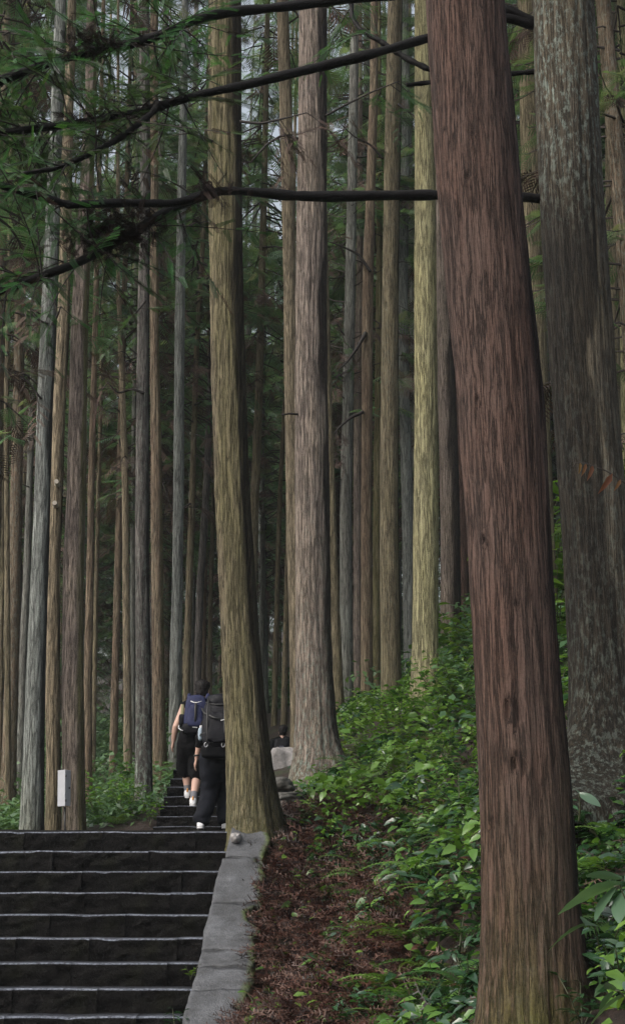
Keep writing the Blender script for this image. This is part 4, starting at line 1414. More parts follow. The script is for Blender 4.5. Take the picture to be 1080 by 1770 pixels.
# a few broad dead leaves, then fallen twigs
xl_, yl_ = rg.uniform(-.5, 1.6, 420), rg.uniform(9.5, 15.5, 420)
ok = (xl_ > kerb_r(yl_) + .05) & off_trunks(xl_, yl_)
xl_, yl_ = xl_[ok], yl_[ok]
al_ = rg.uniform(0, 6.28, len(xl_))
stamp(LEAF_V, LEAF_F, np.stack([xl_, yl_, ground(xl_, yl_) + .06], 1), np.stack([np.cos(al_), np.sin(al_), rg.normal(0, .3, len(xl_))], 1),
      np.stack([rg.normal(0, .4, len(xl_)), rg.normal(-.4, .4, len(xl_)), np.ones(len(xl_))], 1), rg.uniform(.06, .14, len(xl_)), rg.uniform(.03, .06, len(xl_)), A, rg.uniform(.6, 1, len(xl_)))
for k in range(320):
    xx, yy = rg.uniform(-.5, 1.2), rg.uniform(9.5, 15)
    a_ = rg.uniform(0, 6.28)
    L_ = rg.uniform(.1, .4)
    t_ = np.linspace(-.5, .5, 4)
    xs_, ys_ = xx + np.cos(a_) * L_ * t_, yy + np.sin(a_) * L_ * t_
    if (xs_ < kerb_r(ys_) + .05).any():
        continue
    zz_ = ground(xs_, ys_) + .045 + rg.uniform(0, .02)
    A.add(*tube(np.stack([xs_, ys_, zz_], 1), rg.uniform(.003, .008), 5), rg.random() * .5)
tag(link('needle_litter', A.mesh('needle_litter', False), M_LITTER), 'red brown dead needle litter on the strip beside the wall', 'litter', kind='stuff')


# ---- single plants
def copy_thing(src, loc, rz, sc, label):
    c = src.copy()
    COL.objects.link(c)
    c.location = loc
    c.rotation_euler = (0, 0, rz)
    c.scale = (sc, sc, sc)
    c['label'] = label
    for ch in src.children:
        k = ch.copy()
        COL.objects.link(k)
        k.parent = c
    return c


def herb(name, label, cat, group, seed, h, nst, nlf, size, mat, wr=.5, lean=.5):
    rg = np.random.default_rng(seed)
    St, Lf = Acc(), Acc()
    for s in range(nst):
        az = rg.uniform(0, 6.28)
        tip = np.array((np.cos(az) * lean * h, np.sin(az) * lean * h, h * rg.uniform(.7, 1.1)))
        t = np.linspace(0, 1, 6)
        pts = np.stack([tip[0] * t ** 1.4, tip[1] * t ** 1.4, tip[2] * t], 1)
        St.add(*tube(pts, np.linspace(.006, .0025, 6), 4, False))
        u = np.linspace(.3, 1, nlf)
        pos = np.stack([np.interp(u, t, pts[:, k]) for k in range(3)], 1)
        a = az + np.arange(nlf) * 2.4 + rg.normal(0, .3, nlf)
        ax = np.stack([np.cos(a), np.sin(a), rg.uniform(-.25, .45, nlf)], 1)
        sl = rg.uniform(*size, nlf) * np.interp(u, [.3, .7, 1], [1, 1, .65])
        stamp(LEAF_V, LEAF_F, pos, ax, np.tile((0, -.2, 1.), (nlf, 1)) + rg.normal(0, .25, (nlf, 3)), sl, sl * wr, Lf, np.clip(rg.normal(.5, .25, nlf), 0, 1))
    r = thing(name, label, cat, (0, 0, -50), group)
    tag(link('stems', St.mesh('stems'), M_STEM, r), kind='stuff')
    tag(link('leaves', Lf.mesh('leaves'), mat, r), kind='stuff')
    return r


def fern(seed, label, n=7, L=(.32, .5)):
    rg = np.random.default_rng(seed)
    r = thing('fern', label, 'fern', (0, 0, -50), 'ferns on the bank')
    for i in range(n):
        A = Acc()
        az = i * 6.283 / n + rg.normal(0, .25)
        l = rg.uniform(*L)
        stamp(FERN_V, FERN_F, [(0, 0, 0)], [(np.cos(az), np.sin(az), rg.uniform(.25, .6))], [(0, 0, 1.)], [l], [l], A, [rg.random()])
        link('frond', A.mesh('frond', False), M_FERN, r)
    return r


protos = {
    'shrub': [herb('leafy_shrub', 'x', 'shrub', 'leafy shrubs on the bank', 31 + i, .75, 5, 11, (.10, .21), M_LEAF, .5, .5) for i in range(3)],
    'dark': [herb('glossy_plant', 'x', 'plant', 'glossy dark leaved plants on the bank', 41 + i, .32, 4, 7, (.09, .16), M_LEAFDK, .42, .7) for i in range(2)],
    'fern': [fern(51 + i, 'x') for i in range(3)],
    'seed': [herb('seedling', 'x', 'plant', 'green seedlings in the litter', 61 + i, .12, 2, 4, (.05, .11), M_LEAF, .6, .6) for i in range(2)],
}
used = {k: 0 for k in protos}


def plant(kind, px, py, d, sc, label):
    """stands on the ground at forward distance d under that column of the picture"""
    p = P(px, py, d)
    x, y = p[0], d
    z = float(ground(x, y)[0]) - .02
    lst = protos[kind]
    i = used[kind]
    used[kind] += 1
    rz = (i * 2.39) % 6.28
    src = lst[i % len(lst)]
    if i < len(lst):
        src.location = (x, y, z)
        src.rotation_euler = (0, 0, rz)
        src.scale = (sc, sc, sc)
        src['label'] = label
        return src
    return copy_thing(src, (x, y, z), rz, sc, label)


S1 = 'leafy green shrub in the dense thicket between the pinkish grey and red trunks'
for px, d, s in ((600, 17.6, .8), (625, 18.5, .9), (650, 17, .8), (662, 19, 1), (690, 18, 1), (705, 16.5, .9), (720, 18.2, 1), (748, 17, 1), (760, 18.8, 1.1), (775, 16, 1), (790, 19, 1.3), (800, 17, 1.2),
                 (812, 21, 1.6), (640, 15.2, .7), (680, 15, .8), (730, 14.6, .9), (780, 14.2, .9), (815, 15, 1.1), (610, 15.8, .6), (795, 23, 1.5), (810, 26, 1.7), (785, 13, .7), (700, 13.4, .6), (745, 12.8, .6)):
    plant('shrub', px, 1300, d, s * .85, S1)
S2 = 'leafy green shrub in the narrow gap between the red and lichen trunks'
for px, d, s in ((950, 15, 1.3), (962, 18, 1.6), (955, 21, 1.8), (945, 13, 1.0), (970, 24, 2.0), (952, 17, 2.2), (950, 22, 2.6), (965, 20, 2.4), (945, 25, 2.6)):
    plant('shrub', px, 1100, d, s, S2)
S3 = 'leafy shrub on the slope at the right edge behind the lichen trunk'
for px, d, s in ((1078, 15, 1.6), (1085, 18, 2.0), (1072, 21, 2.2), (1090, 13, 1.4), (1080, 17, 2.6), (1075, 24, 3.0), (1088, 20, 3.0)):
    plant('shrub', px, 900, d, s, S3)
S4 = 'leafy green shrub among the ferns left of the upper steps'
for px, d, s in ((170, 19.5, .8), (195, 20.5, .9), (215, 19, .7), (235, 18.6, .6), (260, 18.2, .5), (180, 22.5, 1), (225, 23, 1), (140, 21, .8)):
    plant('shrub', px, 1400, d, s, S4)
F1 = 'green fern on the lower bank left of the foot of the red trunk'
for px, d, s in ((690, 10.2, .9), (730, 9.7, .9), (665, 11, .8), (770, 9.4, .8), (640, 12.2, .7), (720, 11.6, .9), (760, 10.9, .8), (800, 10.2, .8), (690, 12.8, .8), (790, 11.6, .9), (710, 10.6, .9), (745, 10.2, .8), (655, 10.4, .7), (805, 9.2, .9), (680, 9.9, .7), (775, 12.3, .9), (735, 12.4, .8), (815, 11, .8), (620, 11.4, .6)):
    plant('fern', px, 1600, d, s, F1)
F2 = 'green fern on the shady ground right of the red trunk'
for px, d, s in ((1010, 9.6, .8), (1045, 9.2, .9), (1070, 9.9, .8), (1030, 8.7, .6)):
    plant('fern', px, 1500, d, s, F2)
F3 = 'pale green fern at the left side of the upper steps'
for px, d, s in ((205, 18.6, .8), (45, 18.2, .7)):
    plant('fern', px, 1430, d, s, F3)
G1 = 'glossy dark leaved plant low on the bank near the red trunk'
for px, d, s in ((810, 9.0, 1.0), (780, 8.8, .9), (750, 9.6, .9), (820, 10.3, 1.0), (700, 9.7, .8), (650, 10.1, .8), (800, 12.5, 1.2), (680, 11.9, .8), (735, 11.1, 1.0), (790, 9.9, 1.1), (770, 10.6, 1.0), (715, 9.4, 1.0), (820, 13.5, 1.3), (660, 12.6, .8), (600, 10.3, .8), (630, 9.9, .9), (580, 10.8, .6)):
    plant('dark', px, 1650, d, s, G1)
G2 = 'glossy dark leaved plant in the shade right of the foot of the red trunk'
for px, d, s in ((1010, 8.3, 1.0), (1040, 8.0, 1.1), (1065, 8.6, 1.1), (1020, 9.2, .9), (1075, 7.6, 1.0), (1000, 7.6, .8), (1050, 10, 1.0)):
    plant('dark', px, 1650, d, s, G2)
for kind, px, d, s, lab in (('dark', 508, 14.4, .9, 'dark glossy plant at the foot of the olive brown trunk'),
                            ('seed', 525, 13.2, 1.3, 'upright bright green seedling standing alone in the red brown litter'),
                            ('seed', 470, 11.8, 1.5, 'pale green seedling overhanging the mossy edge of the low wall'),
                            ('seed', 455, 11.2, 1.6, 'broad leaved seedling at the lower end of the low wall'),
                            ('seed', 510, 12.0, 1.1, 'small seedling in the middle of the litter strip'),
                            ('seed', 590, 11.0, 1.2, 'small seedling in the litter left of the ferns'),
                            ('seed', 530, 15.4, 1.3, 'seedling in front of the lichen foot of the pinkish grey trunk'),
                            ('shrub', 560, 16.1, .5, 'small leafy shrub at the root of the pinkish grey trunk')):
    plant(kind, px, 1500, d, s, lab)
# overhanging plant between the stairs and the wall at the bottom
o = plant('dark', 300, 1745, 11.4, .9, 'leafy plant growing from the joint between the steps and the wall')
o.location = (-1.04, 11.72, nose_z(11.72) - .04)
o2 = plant('seed', 320, 1600, 12.3, .9, 'tiny plant in the upper joint between the steps and the wall')
o2.location = (-1.0, 12.45, nose_z(12.45) - .03)


# ---- big glossy leaves in the lower right corner, each its own part
def big_leaf_mesh(name='leaf', n=9):
    u = np.linspace(0, 1, n)
    w = np.sin(np.pi * np.clip(u * .93 + .05, 0, 1)) ** .8 * .17
    V = []
    for i in range(n):
        z = .10 * u[i] - .28 * u[i] ** 2
        for t in (-1, -.5, 0, .5, 1):
            V.append((u[i], t * w[i], z + .035 * abs(t) * (1 - u[i]) + .006 * math.sin(u[i] * 22) * abs(t)))
    return fastmesh(name, np.array(V), [grid_faces(n, 5)[:, ::-1]], True, {'rnd': np.full(n * 5, .45)})


BIG = big_leaf_mesh()
BIG.materials.append(leaf_mat('broad_leaf', [(.06, .11, .065), (.085, .15, .09)], .28, .2, .8, .02))


def big_plant(label, px, py, d, leaves, stem):
    b = P(*stem[0], d)
    r = thing('broadleaf_plant', label, 'plant', tuple(b), 'broad leaved plants in the lower corner')
    W = branch_pts(stem, d, d - .1, 16) - b
    V, F = tube(W, np.linspace(.007, .003, 16), 6)
    link('stem', fastmesh('stem', V, F), M_STEM, r)
    for (x0, y0, x1, y1, dd, roll) in leaves:
        a, c = P(x0, y0, d), P(x1, y1, d + dd)
        ax = Vector(c - a)
        o = link('leaf', BIG, None, r, tuple(a - b))
        q = ax.to_track_quat('X', 'Z')
        o.rotation_mode = 'QUATERNION'
        o.rotation_quaternion = q @ Matrix.Rotation(roll, 4, 'X').to_quaternion()
        L = ax.length
        o.scale = (L, L * 1.25, L)
    return r


big_plant('broad leaved plant with long glossy leaves crossing the foot of the red trunk', 1000, 1560, 6.9,
          [(1072, 1530, 955, 1560, -.05, .5), (1075, 1520, 1016, 1505, .1, .6), (1065, 1535, 1020, 1580, -.1, .2), (1010, 1600, 936, 1634, -.05, .4), (1010, 1600, 1026, 1585, .2, .5),
           (1085, 1540, 1062, 1580, -.2, .3), (1080, 1525, 1110, 1500, .1, .5)],
          [(1100, 1700), (1095, 1620), (1080, 1550), (1070, 1528), (1060, 1532)])
big_plant('broad leaved plant with long pale leaves in the lower right corner', 1040, 1740, 6.6,
          [(1078, 1722, 1003, 1768, -.05, .5), (1060, 1715, 1032, 1740, .05, .3), (1080, 1715, 1090, 1690, .1, .4), (1065, 1710, 1050, 1700, .15, .6)],
          [(1100, 1800), (1090, 1750), (1075, 1715), (1062, 1712)])
big_plant('single broad leaf plant right of the red trunk below the lichen trunk', 1010, 1385, 9.4,
          [(1000, 1372, 1036, 1388, -.1, .7), (1000, 1372, 985, 1355, .1, .4)],
          [(1000, 1420), (1002, 1395), (1000, 1372)])
big_plant('small broad leaved plant between the two corner plants', 1060, 1650, 7.2,
          [(1062, 1640, 1048, 1665, -.05, .3), (1062, 1640, 1035, 1660, -.05, .5), (1064, 1638, 1085, 1625, .05, .5), (1064, 1645, 1050, 1632, .1, .4)],
          [(1075, 1720), (1068, 1670), (1063, 1640)])

# dry twig with orange leaves in front of the lichen trunk
b = P(1085, 838, 9.3)
tw = thing('dry_twig', 'thin dry twig with curled orange leaves in front of the lichen trunk', 'twig', tuple(b))
W = branch_pts([(1100, 850), (1075, 832), (1050, 815), (1020, 803), (995, 797), (990, 806)], 9.3, 9.2, 20) - b
V, F = tube(W, np.linspace(.0055, .003, 20), 5)
link('stem', fastmesh('stem', V, F), M_DEADTWIG, tw)
for (x0, y0, x1, y1) in ((1058, 818, 1036, 852), (1024, 803, 1016, 830), (1012, 801, 1006, 822), (1002, 799, 1001, 818), (1072, 828, 1062, 848)):
    A = Acc()
    a, c = P(x0, y0, 9.25), P(x1, y1, 9.22)
    L = np.linalg.norm(c - a)
    stamp(LEAF_V, LEAF_F, [a - b], [c - a], [(.35, -1., .1)], [L], [L * .24], A, [RNG.random()])
    link('leaf', A.mesh('leaf'), M_ORANGE, tw)

# ------------------------------------------------------------------ white cable box on the trunks
M_BOX = plain('box_paint', (.36, .37, .40), .45, 0, 8, .12)
M_BLACK = plain('black_plastic', (.02, .02, .02), .5)
bd = 17.55
bb = P(112, 1395, bd)
box = thing('cable_box', 'pale grey metal box fixed between two trunks left of the steps', 'box', tuple(bb))
px2m = bd / FPX


def rbox(name, size, loc, mat, parent, bev=.004, rot=(0, 0, 0), seg=2):
    import bmesh
    bm = bmesh.new()
    bmesh.ops.create_cube(bm, size=1)
    bmesh.ops.scale(bm, vec=size, verts=bm.verts)
    if bev:
        bmesh.ops.bevel(bm, geom=bm.edges[:], offset=bev, segments=seg, affect='EDGES', profile=.5)
    me = bpy.data.meshes.new(name)
    bm.to_mesh(me)
    bm.free()
    o = link(name, me, mat, parent, loc)
    o.rotation_euler = rot
    return o


box.rotation_euler = (0, math.radians(-2.5), math.radians(-32))
rbox('body', (.115, .09, .42), (0, 0, .22), M_BOX, box, .005)
rbox('door', (.118, .012, .425), (0, -.052, .22), M_BOX, box, .003)
rbox('hinge', (.012, .016, .03), (.062, -.05, .36), M_BLACK, box, .002)
rbox('hinge', (.012, .016, .03), (.062, -.05, .07), M_BLACK, box, .002)
rbox('lock', (.014, .016, .022), (.066, .012, .22), M_BLACK, box, .003)
V, F = tube(np.array([(-.02, .03, 0), (-.02, .03, -.2), (-.02, .05, -.45)]), .012, 8)
link('conduit', fastmesh('conduit', V, F), M_BLACK, box)

# ------------------------------------------------------------------ people
M_SKIN = plain('skin', (.52, .33, .26), .55, 0, 30, .08)
M_HAIR = plain('hair', (.012, .010, .010), .45, .5, 200, .5, .12)
M_CLOTH_BLACK = plain('black_cloth', (.006, .006, .007), .9, .4, 60, .3, .12)
M_CLOTH_NAVY = plain('navy_trousers', (.009, .010, .014), .9, .4, 40, .3, .12)
M_PACK_NAVY = plain('navy_nylon', (.028, .032, .075), .6, .4, 25, .3, .12)
M_PACK_DARK = plain('dark_nylon', (.007, .007, .010), .6, .6, 18, .45, .18)
M_PACK_GREY = plain('grey_nylon', (.12, .12, .16), .6, .3, 25, .3)
M_WHITE = plain('white_shoe', (.62, .62, .64), .6, 0, 30, .1)
M_ORANGE_SHOE = plain('orange_trim', (.55, .25, .05), .6, 0, 30, .1)
M_SOCK = plain('grey_sock', (.16, .16, .18), .9)
M_BOTTLE = plain('blue_bottle', (.34, .42, .5), .3)
M_METAL = plain('buckle', (.45, .45, .48), .35, 0, 30, .1, .5, .6)


def cap_mesh(prims):
    """tapered capsules and ellipsoids as overlapping closed shells"""
    A = Acc()
    for pr in prims:
        if pr[0] == 'c':
            _, p0, p1, r0, r1 = pr[:5]
            sq = pr[5] if len(pr) > 5 else (1, 1)
            p0, p1 = np.array(p0, float), np.array(p1, float)
            ax = p1 - p0
            L = np.linalg.norm(ax)
            ax /= L
            ref = np.array((1., 0, 0)) if abs(ax[0]) < .9 else np.array((0, 1., 0))
            u = ref - ax * np.dot(ref, ax)
            u /= np.linalg.norm(u)
            v = np.cross(ax, u)
            n = 16
            th = np.linspace(0, 2 * np.pi, n, endpoint=False)
            rings = []
            for k in np.linspace(-1, 0, 6)[1:]:
                rings.append((k * r0, r0 * math.sqrt(max(0, 1 - k * k)) + 1e-4))
            for k in np.linspace(0, 1, 6)[:-1]:
                rings.append((L + k * r1, r1 * math.sqrt(max(0, 1 - k * k)) + 1e-4))
            V = []
            for t, r in rings:
                for a in th:
                    V.append(p0 + ax * t + u * math.cos(a) * r * sq[0] + v * math.sin(a) * r * sq[1])
            m = len(rings)
        else:
            _, c, rad = pr[:3]
            n, m = 18, 12
            th = np.linspace(0, 2 * np.pi, n, endpoint=False)
            V = []
            for ph in np.linspace(.12, math.pi - .12, m):
                for a in th:
                    V.append(np.array(c) + np.array((math.sin(ph) * math.cos(a), math.sin(ph) * math.sin(a), -math.cos(ph))) * np.array(rad))
        V = np.array(V)
        A.add(V, [grid_faces(m, n, True), np.array([np.arange(n)[::-1]]), np.array([np.arange(n) + (m - 1) * n])])
    return A


def blob(name, prims, mat, parent, voxel=.012, sm=4, noise_amp=0.0, nscale=10):
    me = cap_mesh(prims).mesh(name)
    o = bpy.data.objects.new(name, me)
    COL.objects.link(o)
    rm = o.modifiers.new('r', 'REMESH')
    rm.mode = 'VOXEL'
    rm.voxel_size = voxel
    s = o.modifiers.new('s', 'SMOOTH')
    s.iterations = sm
    s.factor = .5
    dg = bpy.context.evaluated_depsgraph_get()
    ev = bpy.data.meshes.new_from_object(o.evaluated_get(dg))
    COL.objects.unlink(o)
    bpy.data.objects.remove(o)
    ev.name = name
    nv = len(ev.vertices)
    co = np.empty(nv * 3, np.float32)
    ev.vertices.foreach_get('co', co)
    co = co.reshape(-1, 3)
    if noise_amp:
        no = np.empty(nv * 3, np.float32)
        ev.vertices.foreach_get('normal', no)
        co = co + no.reshape(-1, 3) * (noise_amp * fbm(co * np.array((nscale, nscale, nscale * 1.6)), 3))[:, None]
        ev.vertices.foreach_set('co', co.astype(np.float32).ravel())
    ev.polygons.foreach_set('use_smooth', np.ones(len(ev.polygons), bool))
    ev.materials.clear()
    ev.materials.append(mat)
    ev.update()
    return link(name, ev, None, parent)


def hand(w, out, down=(0, 0, -1), s=1.0):
    """palm, four fingers and thumb hanging from the wrist w; out = sideways unit"""
    w = np.array(w, float)
    dn = np.array(down, float)
    dn /= np.linalg.norm(dn)
    fw = np.array((0, 1., 0))
    pr = [('c', w, w + dn * .075 * s, .024, .032, (.65, 1.15))]
    k = w + dn * .085 * s
    for i, L in enumerate((.068, .078, .072, .055)):
        b = k + fw * (.026 - .0175 * i) * s
        m = b + dn * L * .5 * s
        t = b + dn * L * .9 * s - np.array(out) * .022 * s + fw * .004
        pr += [('c', b, m, .0095, .009), ('c', m, t, .009, .0075)]
    tb = w + dn * .028 * s + fw * .028 * s
    tm = tb + (fw * .024 + dn * .03) * s
    pr += [('c', tb, tm, .012, .010), ('c', tm, tm + dn * .03 * s, .010, .008)]
    return pr


def person(label, loc, J, outfit, rz=0):
    r = thing('person', label, 'person', tuple(loc))
    r.rotation_euler = (0, 0, rz)
    j = {k: np.array(v, float) for k, v in J.items()}
    g = lambda a, b, t: j[a] * (1 - t) + j[b] * t
    hd, nk = j['head'], j['neck']
    body = [('e', hd, (.078, .098, .115)), ('e', hd + np.array((0, .03, -.05)), (.062, .075, .075)),
            ('e', hd + np.array((0, .105, -.015)), (.014, .022, .03)), ('e', hd + np.array((-.08, .0, -.015)), (.012, .022, .034)), ('e', hd + np.array((.08, .0, -.015)), (.012, .022, .034)),
            ('e', hd + np.array((-.03, .088, .012)), (.014, .012, .009)), ('e', hd + np.array((.03, .088, .012)), (.014, .012, .009)), ('e', hd + np.array((0, .09, -.062)), (.026, .014, .010)),
            ('c', nk + (hd - nk) * -.1, hd + np.array((0, -.01, -.06)), .058, .052),
            ('c', g('chest', 'neck', .1), g('chest', 'neck', .75), .125, .075, (1.25, .85)),
            ('c', j['pelvis'], j['chest'], .125, .135, (1.2, .85)), ('c', j['pelvis'] + np.array((-.05, 0, 0)), j['pelvis'] + np.array((.05, 0, 0)), .12, .12)]
    for s in 'lr':
        out = (1, 0, 0) if s == 'r' else (-1, 0, 0)
        body += [('c', g('neck', s + 'sho', .35), j[s + 'sho'], .06, .06), ('c', j[s + 'sho'], j[s + 'elb'], .054, .041), ('c', j[s + 'elb'], g(s + 'elb', s + 'wri', .35), .041, .042),
                 ('c', g(s + 'elb', s + 'wri', .35), j[s + 'wri'], .042, .027)] + hand(j[s + 'wri'], out, j[s + 'wri'] - g(s + 'elb', s + 'wri', .5))
        body += [('c', j[s + 'hip'], j[s + 'kne'], .088, .058), ('c', j[s + 'kne'], g(s + 'kne', s + 'ank', .35), .054, .057), ('c', g(s + 'kne', s + 'ank', .35), j[s + 'ank'], .057, .036),
                 ('c', j[s + 'ank'], j[s + 'ank'] + np.array((0, .14, -.045)), .036, .03)]
    blob('body', body, M_SKIN, r, .0095, 3)
    # hair: cap with ragged nape
    hair = [('e', hd + np.array((0, -.012, .028)), (.092, .108, .112)), ('e', hd + np.array((0, -.05, -.02)), (.083, .066, .085)), ('e', hd + np.array((.01, .05, .085)), (.075, .07, .05)),
            ('e', hd + np.array((-.05, -.01, .075)), (.05, .07, .05)), ('e', hd + np.array((.055, -.01, .07)), (.05, .07, .05))]
    blob('hair', hair, M_HAIR, r, .009, 2, .007, 60)
    up = [('c', j['pelvis'] + np.array((0, 0, .02)), j['chest'], .135, .15, (1.22, .9)), ('c', j['chest'], g('chest', 'neck', .72), .145, .082, (1.22, .9)),
          ('c', g('neck', 'lsho', .3), j['lsho'], .068, outfit.get('shr', .066)), ('c', g('neck', 'rsho', .3), j['rsho'], .068, outfit.get('shr', .066))]
    sl = outfit['sleeve']
    for s in 'lr':
        if sl > 0:
            up.append(('c', j[s + 'sho'], g(s + 'sho', s + 'elb', min(1, sl)), .07, .064))
        if sl > 1:
            up.append(('c', j[s + 'elb'], g(s + 'elb', s + 'wri', sl - 1), .06, .05))
    blob('shirt', up, outfit['shirt'], r, .015, 4, .006, 11)
    lo = [('c', j['pelvis'] + np.array((-.06, 0, .03)), j['pelvis'] + np.array((.06, 0, .03)), .14, .14), ('e', j['pelvis'] + np.array((0, 0, -.07)), (.13, .13, .13))]
    pl, w0, w1 = outfit['legs']
    for s in 'lr':
        lo.append(('c', j[s + 'hip'], g(s + 'hip', s + 'kne', min(1, pl)), w0, w1))
        if pl > 1:
            lo.append(('c', j[s + 'kne'], g(s + 'kne', s + 'ank', pl - 1), w1, outfit['hem']))
    blob('trousers' if pl > 1 else 'shorts', lo, outfit['lower'], r, .015, 3, .011, 9)
    for s in 'lr':
        a = j[s + 'ank']
        pit = outfit.get('pitch_' + s, 0)
        dirv = np.array((0, math.cos(pit), -math.sin(pit)))
        upv = np.array((0, math.sin(pit), math.cos(pit)))
        heel = a - upv * .05 - dirv * .025
        toe = a - upv * .062 + dirv * .17
        sh = blob('shoe', [('c', heel, toe, .045, .036, (1, .8)), ('c', a - upv * .01 - dirv * .01, a - upv * .045 + dirv * .07, .047, .040)], outfit['shoe'], r, .009, 2)
        blob('sole', [('c', heel - upv * .028, toe - upv * .022, .042, .036, (1.05, .38))], outfit['sole'], sh, .009, 1)
        if 'sock' in outfit:
            blob('sock', [('c', a - upv * .02, a * .72 + j[s + 'kne'] * .28, .042, .046)], outfit['sock'], r, .009, 2)
        if 'trim' in outfit:
            blob('shoe_trim', [('c', a - upv * .005 - dirv * .05, a + upv * .03 - dirv * .045, .012, .012), ('c', a + upv * .018 + np.array((-.03, 0, 0)), a + upv * .018 + np.array((.03, 0, 0)), .016, .016)], outfit['trim'], sh, .007, 1)
    return r


def pod(name, c, size, mat, parent, ex=.45, taper=.0, seed=0, amp=.012, lean=0.0, n=28, m=20):
    """soft rounded box"""
    th = np.linspace(0, 2 * np.pi, n, endpoint=False)
    ph = np.linspace(-math.pi / 2 + .02, math.pi / 2 - .02, m)
    PH, TH = np.meshgrid(ph, th, indexing='ij')
    f = lambda a: np.sign(a) * np.abs(a) ** ex
    X, Y, Z = f(np.cos(PH)) * f(np.cos(TH)), f(np.cos(PH)) * f(np.sin(TH)), f(np.sin(PH))
    D = np.stack([X, Y, Z], -1).reshape(-1, 3)
    D[:, :2] *= (1 - taper * (D[:, 2:] * .5 + .5))
    V = D * np.array(size) / 2
    V = V * (1 + amp * 4 * fbm(D * 1.7 + seed, 3))[:, None]
    V[:, 1] += lean * V[:, 2]
    V += np.array(c)
    return link(name, fastmesh(name, V, [grid_faces(m, n, True), np.array([np.arange(n)[::-1]]), np.array([np.arange(n) + (m - 1) * n])]), mat, parent)


def strap(name, pts, w, mat, parent, r=None):
    V, F = tube(np.array(pts, float), w, 8)
    return link(name, fastmesh(name, V, F), mat, parent)


# hiker in shorts with navy pack, one flight up
p1 = P(332, 1397, 18.55)
h1 = person('hiker in black shorts and sleeveless black top with navy backpack, climbing the upper steps', p1, dict(
    head=(.085, .20, 1.505), neck=(.075, .12, 1.36), chest=(.045, .07, 1.19), pelvis=(0, 0, .84), lsho=(-.125, .08, 1.285), rsho=(.245, .1, 1.285),
    lelb=(-.225, -.01, 1.02), lwri=(-.255, .05, .845), relb=(.31, .06, 1.03), rwri=(.29, .2, .86), lhip=(-.085, .02, .80), rhip=(.085, .02, .80),
    lkne=(-.105, .26, .50), lank=(-.078, .25, .215), rkne=(.055, .06, .44), rank=(.02, -.08, .095)),
    dict(shirt=M_CLOTH_BLACK, sleeve=.0, lower=M_CLOTH_BLACK, legs=(.95, .125, .125), shoe=M_WHITE, sole=M_WHITE, sock=M_SOCK, trim=M_ORANGE_SHOE, pitch_l=.1, pitch_r=.2, shr=.064))
b1 = thing('backpack', 'navy blue daypack with white cord on the hiker in shorts', 'backpack', tuple(p1), 'backpacks')
pod('pack_body', (.045, -.16, 1.18), (.33, .20, .44), M_PACK_NAVY, b1, .5, .22, 1, .012, .12)
pod('front_pocket', (.04, -.255, 1.13), (.22, .09, .28), M_PACK_NAVY, b1, .55, .25, 2, .012, .12)
pod('base_panel', (.035, -.17, .975), (.33, .22, .15), M_PACK_DARK, b1, .5, 0, 3)
pod('side_pocket', (-.135, -.15, 1.08), (.08, .15, .16), M_PACK_DARK, b1, .55, 0, 4)
pod('rolled_mat', (-.13, -.16, 1.20), (.045, .045, .17), plain('khaki', (.28, .26, .15), .8), b1, .6, 0, 5)
strap('centre_strap', [(.045, -.275, 1.30), (.045, -.307, 1.2), (.045, -.305, 1.1), (.045, -.29, 1.04)], .014, M_BLACK, b1)
strap('cord', [(-.02, -.255, 1.315), (.02, -.285, 1.295), (.05, -.29, 1.292), (.08, -.285, 1.296), (.115, -.25, 1.315)], .006, M_WHITE, b1)
strap('shoulder_strap', [(-.06, -.1, 1.36), (-.06, .0, 1.42), (-.075, .1, 1.40), (-.09, .19, 1.28)], .026, M_PACK_NAVY, b1)
strap('shoulder_strap', [(.17, -.1, 1.36), (.18, .0, 1.42), (.19, .1, 1.40), (.2, .19, 1.28)], .026, M_PACK_NAVY, b1)
rbox('logo_patch', (.065, .006, .014), (.04, -.285, .985), M_WHITE, b1, .002, (.1, .12, 0))
strap('side_cord', [(-.165, -.2, 1.02), (-.17, -.22, .98), (-.14, -.24, .955), (-.11, -.25, .945)], .006, M_WHITE, b1)

# hiker with the large dark pack at the foot of the upper flight
p2 = P(372, 1441, 17.3)
p2[2] = _lz - .02 + 2.6 * .04 + .008
h2 = person('hiker in dark trousers with a large black backpack stepping off the landing', p2, dict(
    head=(.195, .30, 1.56), neck=(.15, .20, 1.44), chest=(.085, .13, 1.25), pelvis=(0, 0, .83), lsho=(-.09, .12, 1.34), rsho=(.30, .16, 1.34),
    lelb=(-.19, .0, 1.06), lwri=(-.235, .06, .83), relb=(.38, .1, 1.07), rwri=(.37, .24, .86), lhip=(-.08, .0, .82), rhip=(.1, .0, .82),
    lkne=(-.07, .06, .44), lank=(-.16, -.12, .085), rkne=(.10, .22, .45), rank=(.11, .12, .10)),
    dict(shirt=M_CLOTH_BLACK, sleeve=1.35, lower=M_CLOTH_NAVY, legs=(1.9, .125, .108), hem=.098, shoe=M_WHITE, sole=M_WHITE, pitch_l=.2, pitch_r=0))
b2 = thing('backpack', 'large black trekking backpack with lid on the hiker in dark trousers', 'backpack', tuple(p2), 'backpacks')
pod('pack_body', (.03, -.17, 1.22), (.41, .27, .58), M_PACK_DARK, b2, .62, .16, 6, .022, .22)
pod('lid', (.055, -.09, 1.49), (.35, .27, .17), M_PACK_DARK, b2, .65, .1, 7, .025, .2)
pod('front_pocket', (.03, -.31, 1.16), (.31, .10, .36), M_PACK_DARK, b2, .6, .15, 8, .03, .2)
pod('lower_pouch', (.02, -.20, .885), (.37, .24, .17), M_CLOTH_BLACK, b2, .5, 0, 9)
